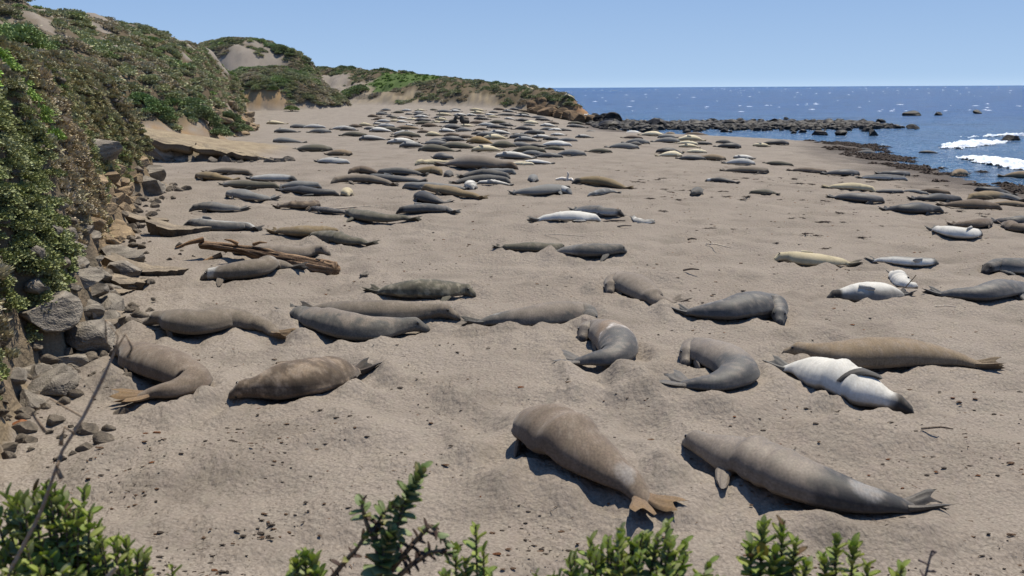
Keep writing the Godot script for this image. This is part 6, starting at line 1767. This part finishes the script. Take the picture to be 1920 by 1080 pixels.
		["white seal heading inland, front of the far crowd, landward half", "white", -7.58, -65.98, [-1.60, -0.13, -0.76, 0.23, -0.00, -0.00, 0.71, -0.62], {"g": 1.1550000000000002, "roll": 165}],
		["first silver seal heading inland from the dune side, front of the far crowd, landward half", "silver", -10.35, -70.12, [-1.71, -1.05, -0.83, -0.07, 0.00, 0.00, 0.77, -0.47], {"g": 1.05, "roll": 150}],
		["second olive seal heading seaward from the dune side, front of the far crowd, landward half", "olive", -13.97, -77.09, [1.72, -0.07, 0.86, 0.38, -0.00, -0.00, -0.95, -0.88], {"g": 1.05, "roll": 0}],
		["fawn seal heading inland, middle of the far crowd, landward half", "fawn", -9.70, -89.37, [-1.89, -1.06, -0.90, -0.12, -0.00, 0.00, 0.84, -0.45], {"g": 1.05, "roll": 0}],
		["first charcoal seal heading inland from the dune side, middle of the far crowd, landward half", "slate", -15.47, -87.20, [-1.21, -0.70, -0.56, 0.02, 0.00, 0.00, 0.48, -0.50], {"g": 1.05, "roll": 0}],
		["brown seal heading seaward, middle of the far crowd, landward half", "brown", -16.73, -94.94, [1.10, 0.13, 0.62, 0.21, -0.00, -0.00, -0.70, -0.56], {"g": 1.05, "roll": 20}],
		["first cream seal heading inland from the dune side, middle of the far crowd, landward half", "cream", -26.75, -104.59, [-1.91, -1.05, -0.85, -0.07, -0.00, 0.00, 0.68, -0.58], {"g": 1.05, "roll": 135}],
		["ashen seal heading inland, middle of the far crowd, landward half", "ash", -21.63, -94.52, [-1.78, -0.85, -0.78, 0.10, -0.00, -0.00, 0.62, -0.83], {"g": 1.05, "roll": 0}],
		["first silver seal heading seaward from the dune side, middle of the far crowd, landward half", "silver", -20.88, -93.58, [1.75, 0.39, 1.00, 0.35, -0.00, -0.00, -1.14, -0.81], {"g": 1.05, "roll": 135}],
		["second silver seal heading seaward from the dune side, middle of the far crowd, landward half", "silver", -17.12, -89.37, [1.79, 0.27, 0.95, 0.38, -0.00, 0.00, -1.06, -0.81], {"g": 1.05, "roll": 150}],
		["silver seal heading inland, middle of the far crowd, landward half", "silver", -20.52, -83.89, [-1.80, -0.81, -0.78, 0.12, -0.00, 0.00, 0.61, -0.83], {"g": 1.05, "roll": 110}],
		["ashen seal heading seaward, middle of the far crowd, landward half", "ash", -18.13, -83.19, [1.47, -0.35, 0.79, 0.24, 0.00, -0.00, -0.91, -0.80], {"g": 1.05, "roll": 0}],
		["ashen seal heading inland, front of the far crowd, landward half", "ash", -16.36, -67.85, [-1.96, -1.19, -0.91, -0.23, -0.00, 0.00, 0.80, -0.26], {"g": 1.05, "roll": 0}],
		["first olive seal heading seaward from the dune side, front of the far crowd, landward half", "olive", -13.38, -58.54, [1.56, -0.82, 0.87, 0.17, -0.00, 0.00, -1.05, -0.91], {"g": 1.2075, "roll": 0}],
		["fawn seal heading seaward, front of the far crowd, landward half", "fawn", -10.81, -54.68, [1.02, -0.50, 0.56, 0.09, -0.00, 0.00, -0.67, -0.56], {"g": 1.05, "roll": 0}],
		["silver seal heading seaward, front of the far crowd, landward half", "silver", -10.10, -48.96, [1.30, 0.11, 0.67, 0.29, -0.00, 0.00, -0.76, -0.63], {"g": 1.05, "roll": 135}],
		["first cream seal heading inland from the dune side, along the dark reef", "cream", 9.83, -145.50, [-1.80, 0.16, -0.87, 0.37, -0.00, 0.00, 0.91, -0.93], {"g": 1.05, "roll": 150}],
		["first white seal heading inland from the dune side, along the dark reef", "white", 11.53, -140.22, [-1.88, -0.12, -1.00, 0.32, 0.00, -0.00, 1.03, -0.53], {"g": 1.05, "roll": 150}],
		["second white seal heading seaward from the dune side, along the dark reef", "white", 12.05, -132.12, [2.02, 0.55, 1.02, 0.35, 0.00, 0.00, -1.03, -0.41], {"g": 1.05, "roll": 150}],
		["olive seal heading inland, along the dark reef", "olive", 9.29, -122.69, [-1.62, -0.07, -0.85, 0.16, 0.00, -0.00, 0.90, -0.70], {"g": 1.05, "roll": 20}],
		["first silver seal heading inland from the dune side, along the dark reef", "silver", 8.59, -111.41, [-1.70, -0.90, -0.88, -0.10, 0.00, 0.00, 0.92, -0.41], {"g": 1.05, "roll": 110}],
		["charcoal seal heading seaward, along the dark reef", "slate", 7.62, -88.59, [0.96, 0.09, 0.50, 0.01, 0.00, -0.00, -0.47, -0.39], {"g": 1.05, "roll": 0}],
		["second white seal heading inland from the dune side, along the dark reef", "white", 13.65, -135.90, [-1.87, -0.82, -0.94, -0.23, -0.00, 0.00, 0.97, -0.15], {"g": 1.05, "roll": 165}],
		["second silver seal heading inland from the dune side, along the dark reef", "silver", 6.19, -73.47, [-0.92, -0.49, -0.48, 0.05, 0.00, -0.00, 0.53, -0.49], {"g": 1.05, "roll": 150}],
		["second cream seal heading inland from the dune side, along the dark reef", "cream", 12.84, -111.21, [-0.84, -0.32, -0.45, 0.05, -0.00, -0.00, 0.49, -0.42], {"g": 1.05, "roll": 150}],
		["third white seal heading seaward from the dune side, along the dark reef", "white", 14.68, -123.81, [1.27, 0.06, 0.62, 0.15, -0.00, 0.00, -0.60, -0.32], {"g": 1.05, "roll": 180}],
		["ashen seal heading inland, back of the far crowd, seaward half", "ash", 7.16, -178.72, [-1.87, 0.41, -0.97, 0.36, 0.00, -0.00, 1.01, -0.76], {"g": 1.05, "roll": 20}],
		["sixth cream seal heading inland from the dune side, back of the far crowd, seaward half", "cream", 4.04, -157.35, [-1.56, -0.11, -0.77, 0.25, -0.00, 0.00, 0.78, -0.69], {"g": 1.05, "roll": 135}],
		["first buff seal heading inland from the dune side, back of the far crowd, seaward half", "sandb", -1.40, -143.01, [-1.42, -0.67, -0.70, 0.04, 0.00, 0.00, 0.70, -0.65], {"g": 1.05, "roll": 0}],
		["buff seal heading inland, front of the far crowd, landward half", "sandb", -7.98, -69.87, [-1.23, -0.12, -0.59, 0.14, 0.00, 0.00, 0.57, -0.44], {"g": 1.05, "roll": 20}],
		["buff seal heading seaward, along the dark reef", "sandb", 5.01, -118.49, [1.33, 0.17, 0.68, 0.17, 0.00, -0.00, -0.68, -0.35], {"g": 1.05, "roll": 20}],
		["first black seal heading seaward from the dune side, middle of the far crowd, seaward half", "dark", -6.09, -89.92, [1.49, 0.16, 0.79, 0.20, -0.00, -0.00, -0.84, -0.56], {"g": 1.05, "roll": 0}],
		["ashen seal heading seaward, front of the far crowd, landward half", "ash", -5.82, -64.87, [1.20, -0.09, 0.62, 0.16, 0.00, -0.00, -0.65, -0.52], {"g": 1.05, "roll": 0}],
		["ashen seal heading seaward, back of the far crowd, landward half", "ash", -19.18, -136.26, [1.05, -0.25, 0.55, 0.16, -0.00, -0.00, -0.60, -0.55], {"g": 1.05, "roll": 20}],
		["second silver seal heading seaward from the dune side, back of the far crowd, landward half", "silver", -13.75, -131.26, [1.01, -0.21, 0.53, 0.09, 0.00, 0.00, -0.57, -0.45], {"g": 1.05, "roll": 150}],
		["second black seal heading inland from the dune side, back of the far crowd, seaward half", "dark", 4.92, -126.22, [-1.59, 0.21, -0.81, 0.27, -0.00, 0.00, 0.83, -0.61], {"g": 1.05, "roll": 20}],
		["charcoal seal heading seaward, middle of the far crowd, seaward half", "slate", 1.60, -79.16, [1.39, -0.28, 0.67, 0.19, -0.00, 0.00, -0.68, -0.63], {"g": 1.05, "roll": 0}],
		["brown seal heading inland, middle of the far crowd, seaward half", "brown", -8.20, -95.23, [-1.37, -0.24, -0.66, 0.11, 0.00, 0.00, 0.64, -0.54], {"g": 1.05, "roll": 0}],
		["second silver seal heading inland from the dune side, front of the far crowd, landward half", "silver", -6.42, -61.45, [-1.32, -0.66, -0.62, 0.04, -0.00, -0.00, 0.57, -0.59], {"g": 1.05, "roll": 135}],
		["second cream seal heading inland from the dune side, front of the far crowd, seaward half", "cream", -0.93, -70.93, [-1.34, -0.37, -0.65, 0.17, 0.00, -0.00, 0.65, -0.64], {"g": 1.05, "roll": 135}],
		["second cream seal heading inland from the dune side, back of the far crowd, landward half", "cream", -13.30, -135.40, [-1.19, -0.02, -0.58, 0.14, 0.00, -0.00, 0.56, -0.38], {"g": 1.05, "roll": 150}],
		["brown seal heading seaward, back of the far crowd, landward half", "brown", -17.30, -115.80, [1.07, -0.43, 0.58, 0.03, -0.00, 0.00, -0.66, -0.48], {"g": 1.05, "roll": 0}],
		["fifth silver seal heading seaward from the dune side, middle of the far crowd, landward half", "silver", -9.81, -78.96, [1.39, -0.17, 0.70, 0.26, 0.00, -0.00, -0.75, -0.71], {"g": 1.05, "roll": 110}],
		["olive seal heading inland, back of the far crowd, seaward half", "olive", -11.33, -136.81, [-1.00, -0.63, -0.51, -0.06, -0.00, 0.00, 0.48, -0.22], {"g": 1.05, "roll": 0}],
		["third white seal heading inland from the dune side, middle of the far crowd, seaward half", "white", 4.81, -108.58, [-1.35, -0.35, -0.69, 0.11, 0.00, -0.00, 0.72, -0.61], {"g": 1.05, "roll": 180}],
		["second brown seal heading seaward from the dune side, middle of the far crowd, seaward half", "brown", -1.40, -84.17, [1.13, -0.04, 0.57, 0.14, 0.00, -0.00, -0.58, -0.44], {"g": 1.05, "roll": 0}],
		["silver seal heading seaward, middle of the far crowd, seaward half", "silver", -3.21, -101.30, [1.51, -0.06, 0.73, 0.31, 0.00, -0.00, -0.74, -0.69], {"g": 1.05, "roll": 110}],
		["first silver seal heading inland from the dune side, front of the far crowd, seaward half", "silver", 1.14, -72.30, [-1.29, -0.62, -0.64, -0.03, -0.00, 0.00, 0.65, -0.48], {"g": 1.05, "roll": 110}],
		["first cream seal heading inland from the dune side, front of the far crowd, seaward half", "cream", -1.23, -57.46, [-1.37, -0.26, -0.68, 0.10, 0.00, -0.00, 0.69, -0.54], {"g": 1.05, "roll": 135}],
		["buff seal heading seaward, back of the far crowd, seaward half", "sandb", -6.92, -119.37, [1.29, -0.65, 0.66, 0.12, 0.00, 0.00, -0.69, -0.69], {"g": 1.05, "roll": 0}],
		["cream seal heading seaward, middle of the far crowd, seaward half", "cream", 2.06, -116.18, [1.49, 0.06, 0.71, 0.32, 0.00, 0.00, -0.70, -0.56], {"g": 1.05, "roll": 150}],
		["third cream seal heading inland from the dune side, back of the far crowd, seaward half", "cream", -4.53, -132.71, [-1.52, 0.09, -0.74, 0.26, 0.00, -0.00, 0.73, -0.56], {"g": 1.05, "roll": 150}],
		["first silver seal heading seaward from the dune side, back of the far crowd, landward half", "silver", -15.93, -134.76, [1.10, -0.26, 0.57, 0.16, 0.00, -0.00, -0.61, -0.56], {"g": 1.05, "roll": 135}],
		["black seal heading seaward, back of the far crowd, landward half", "dark", -18.98, -131.20, [1.04, 0.28, 0.57, 0.23, 0.00, -0.00, -0.61, -0.46], {"g": 1.05, "roll": 0}],
		["charcoal seal heading inland, back of the far crowd, seaward half", "slate", 7.13, -144.06, [-1.54, -0.08, -0.77, 0.23, 0.00, 0.00, 0.80, -0.73], {"g": 1.05, "roll": 0}],
		["second black seal heading inland from the dune side, middle of the far crowd, seaward half", "dark", -0.17, -103.35, [-1.27, -0.42, -0.63, 0.05, -0.00, -0.00, 0.64, -0.53], {"g": 1.05, "roll": 0}],
		["fourth charcoal seal heading seaward from the dune side, back of the far crowd, seaward half", "slate", 0.19, -145.61, [1.34, -0.31, 0.65, 0.14, 0.00, -0.00, -0.64, -0.67], {"g": 1.05, "roll": 0}],
		["second ashen seal heading seaward from the dune side, back of the far crowd, seaward half", "ash", -8.77, -138.83, [1.11, 0.05, 0.57, 0.18, 0.00, -0.00, -0.58, -0.48], {"g": 1.05, "roll": 0}],
		["olive seal heading seaward, back of the far crowd, seaward half", "olive", 1.49, -136.40, [1.23, -0.09, 0.62, 0.12, -0.00, 0.00, -0.62, -0.43], {"g": 1.05, "roll": 0}],
		["brown seal heading inland, back of the far crowd, landward half", "brown", -18.27, -122.61, [-1.35, -0.77, -0.62, -0.25, 0.00, 0.00, 0.57, -0.05], {"g": 1.05, "roll": 0}],
		["fifth cream seal heading inland from the dune side, back of the far crowd, seaward half", "cream", -2.23, -125.69, [-1.14, -0.02, -0.57, 0.15, 0.00, 0.00, 0.57, -0.42], {"g": 1.05, "roll": 110}],
		["first white seal heading seaward from the dune side, along the dark reef", "white", 6.83, -167.21, [1.48, -1.08, 0.76, -0.28, 0.00, 0.00, -0.74, -0.02], {"g": 1.05, "roll": 180}],
		["first silver seal heading inland from the dune side, back of the far crowd, seaward half", "silver", -2.27, -135.26, [-1.11, -0.17, -0.56, 0.07, 0.00, 0.00, 0.57, -0.40], {"g": 1.05, "roll": 110}],
		["fourth silver seal heading seaward from the dune side, middle of the far crowd, landward half", "silver", -13.61, -95.15, [1.36, -0.00, 0.74, 0.20, 0.00, 0.00, -0.81, -0.60], {"g": 1.05, "roll": 110}],
		["white seal heading seaward, back of the far crowd, landward half", "white", -12.55, -121.22, [1.50, 0.01, 0.76, 0.31, 0.00, -0.00, -0.79, -0.67], {"g": 1.05, "roll": 180}],
		["first cream seal heading inland from the dune side, back of the far crowd, seaward half", "cream", -8.44, -114.82, [-1.28, -0.70, -0.62, -0.09, -0.00, -0.00, 0.59, -0.35], {"g": 1.05, "roll": 135}],
		["first ashen seal heading seaward from the dune side, middle of the far crowd, seaward half", "ash", -6.72, -94.83, [1.17, -0.53, 0.60, -0.02, -0.00, -0.00, -0.64, -0.44], {"g": 1.05, "roll": 20}],
	]
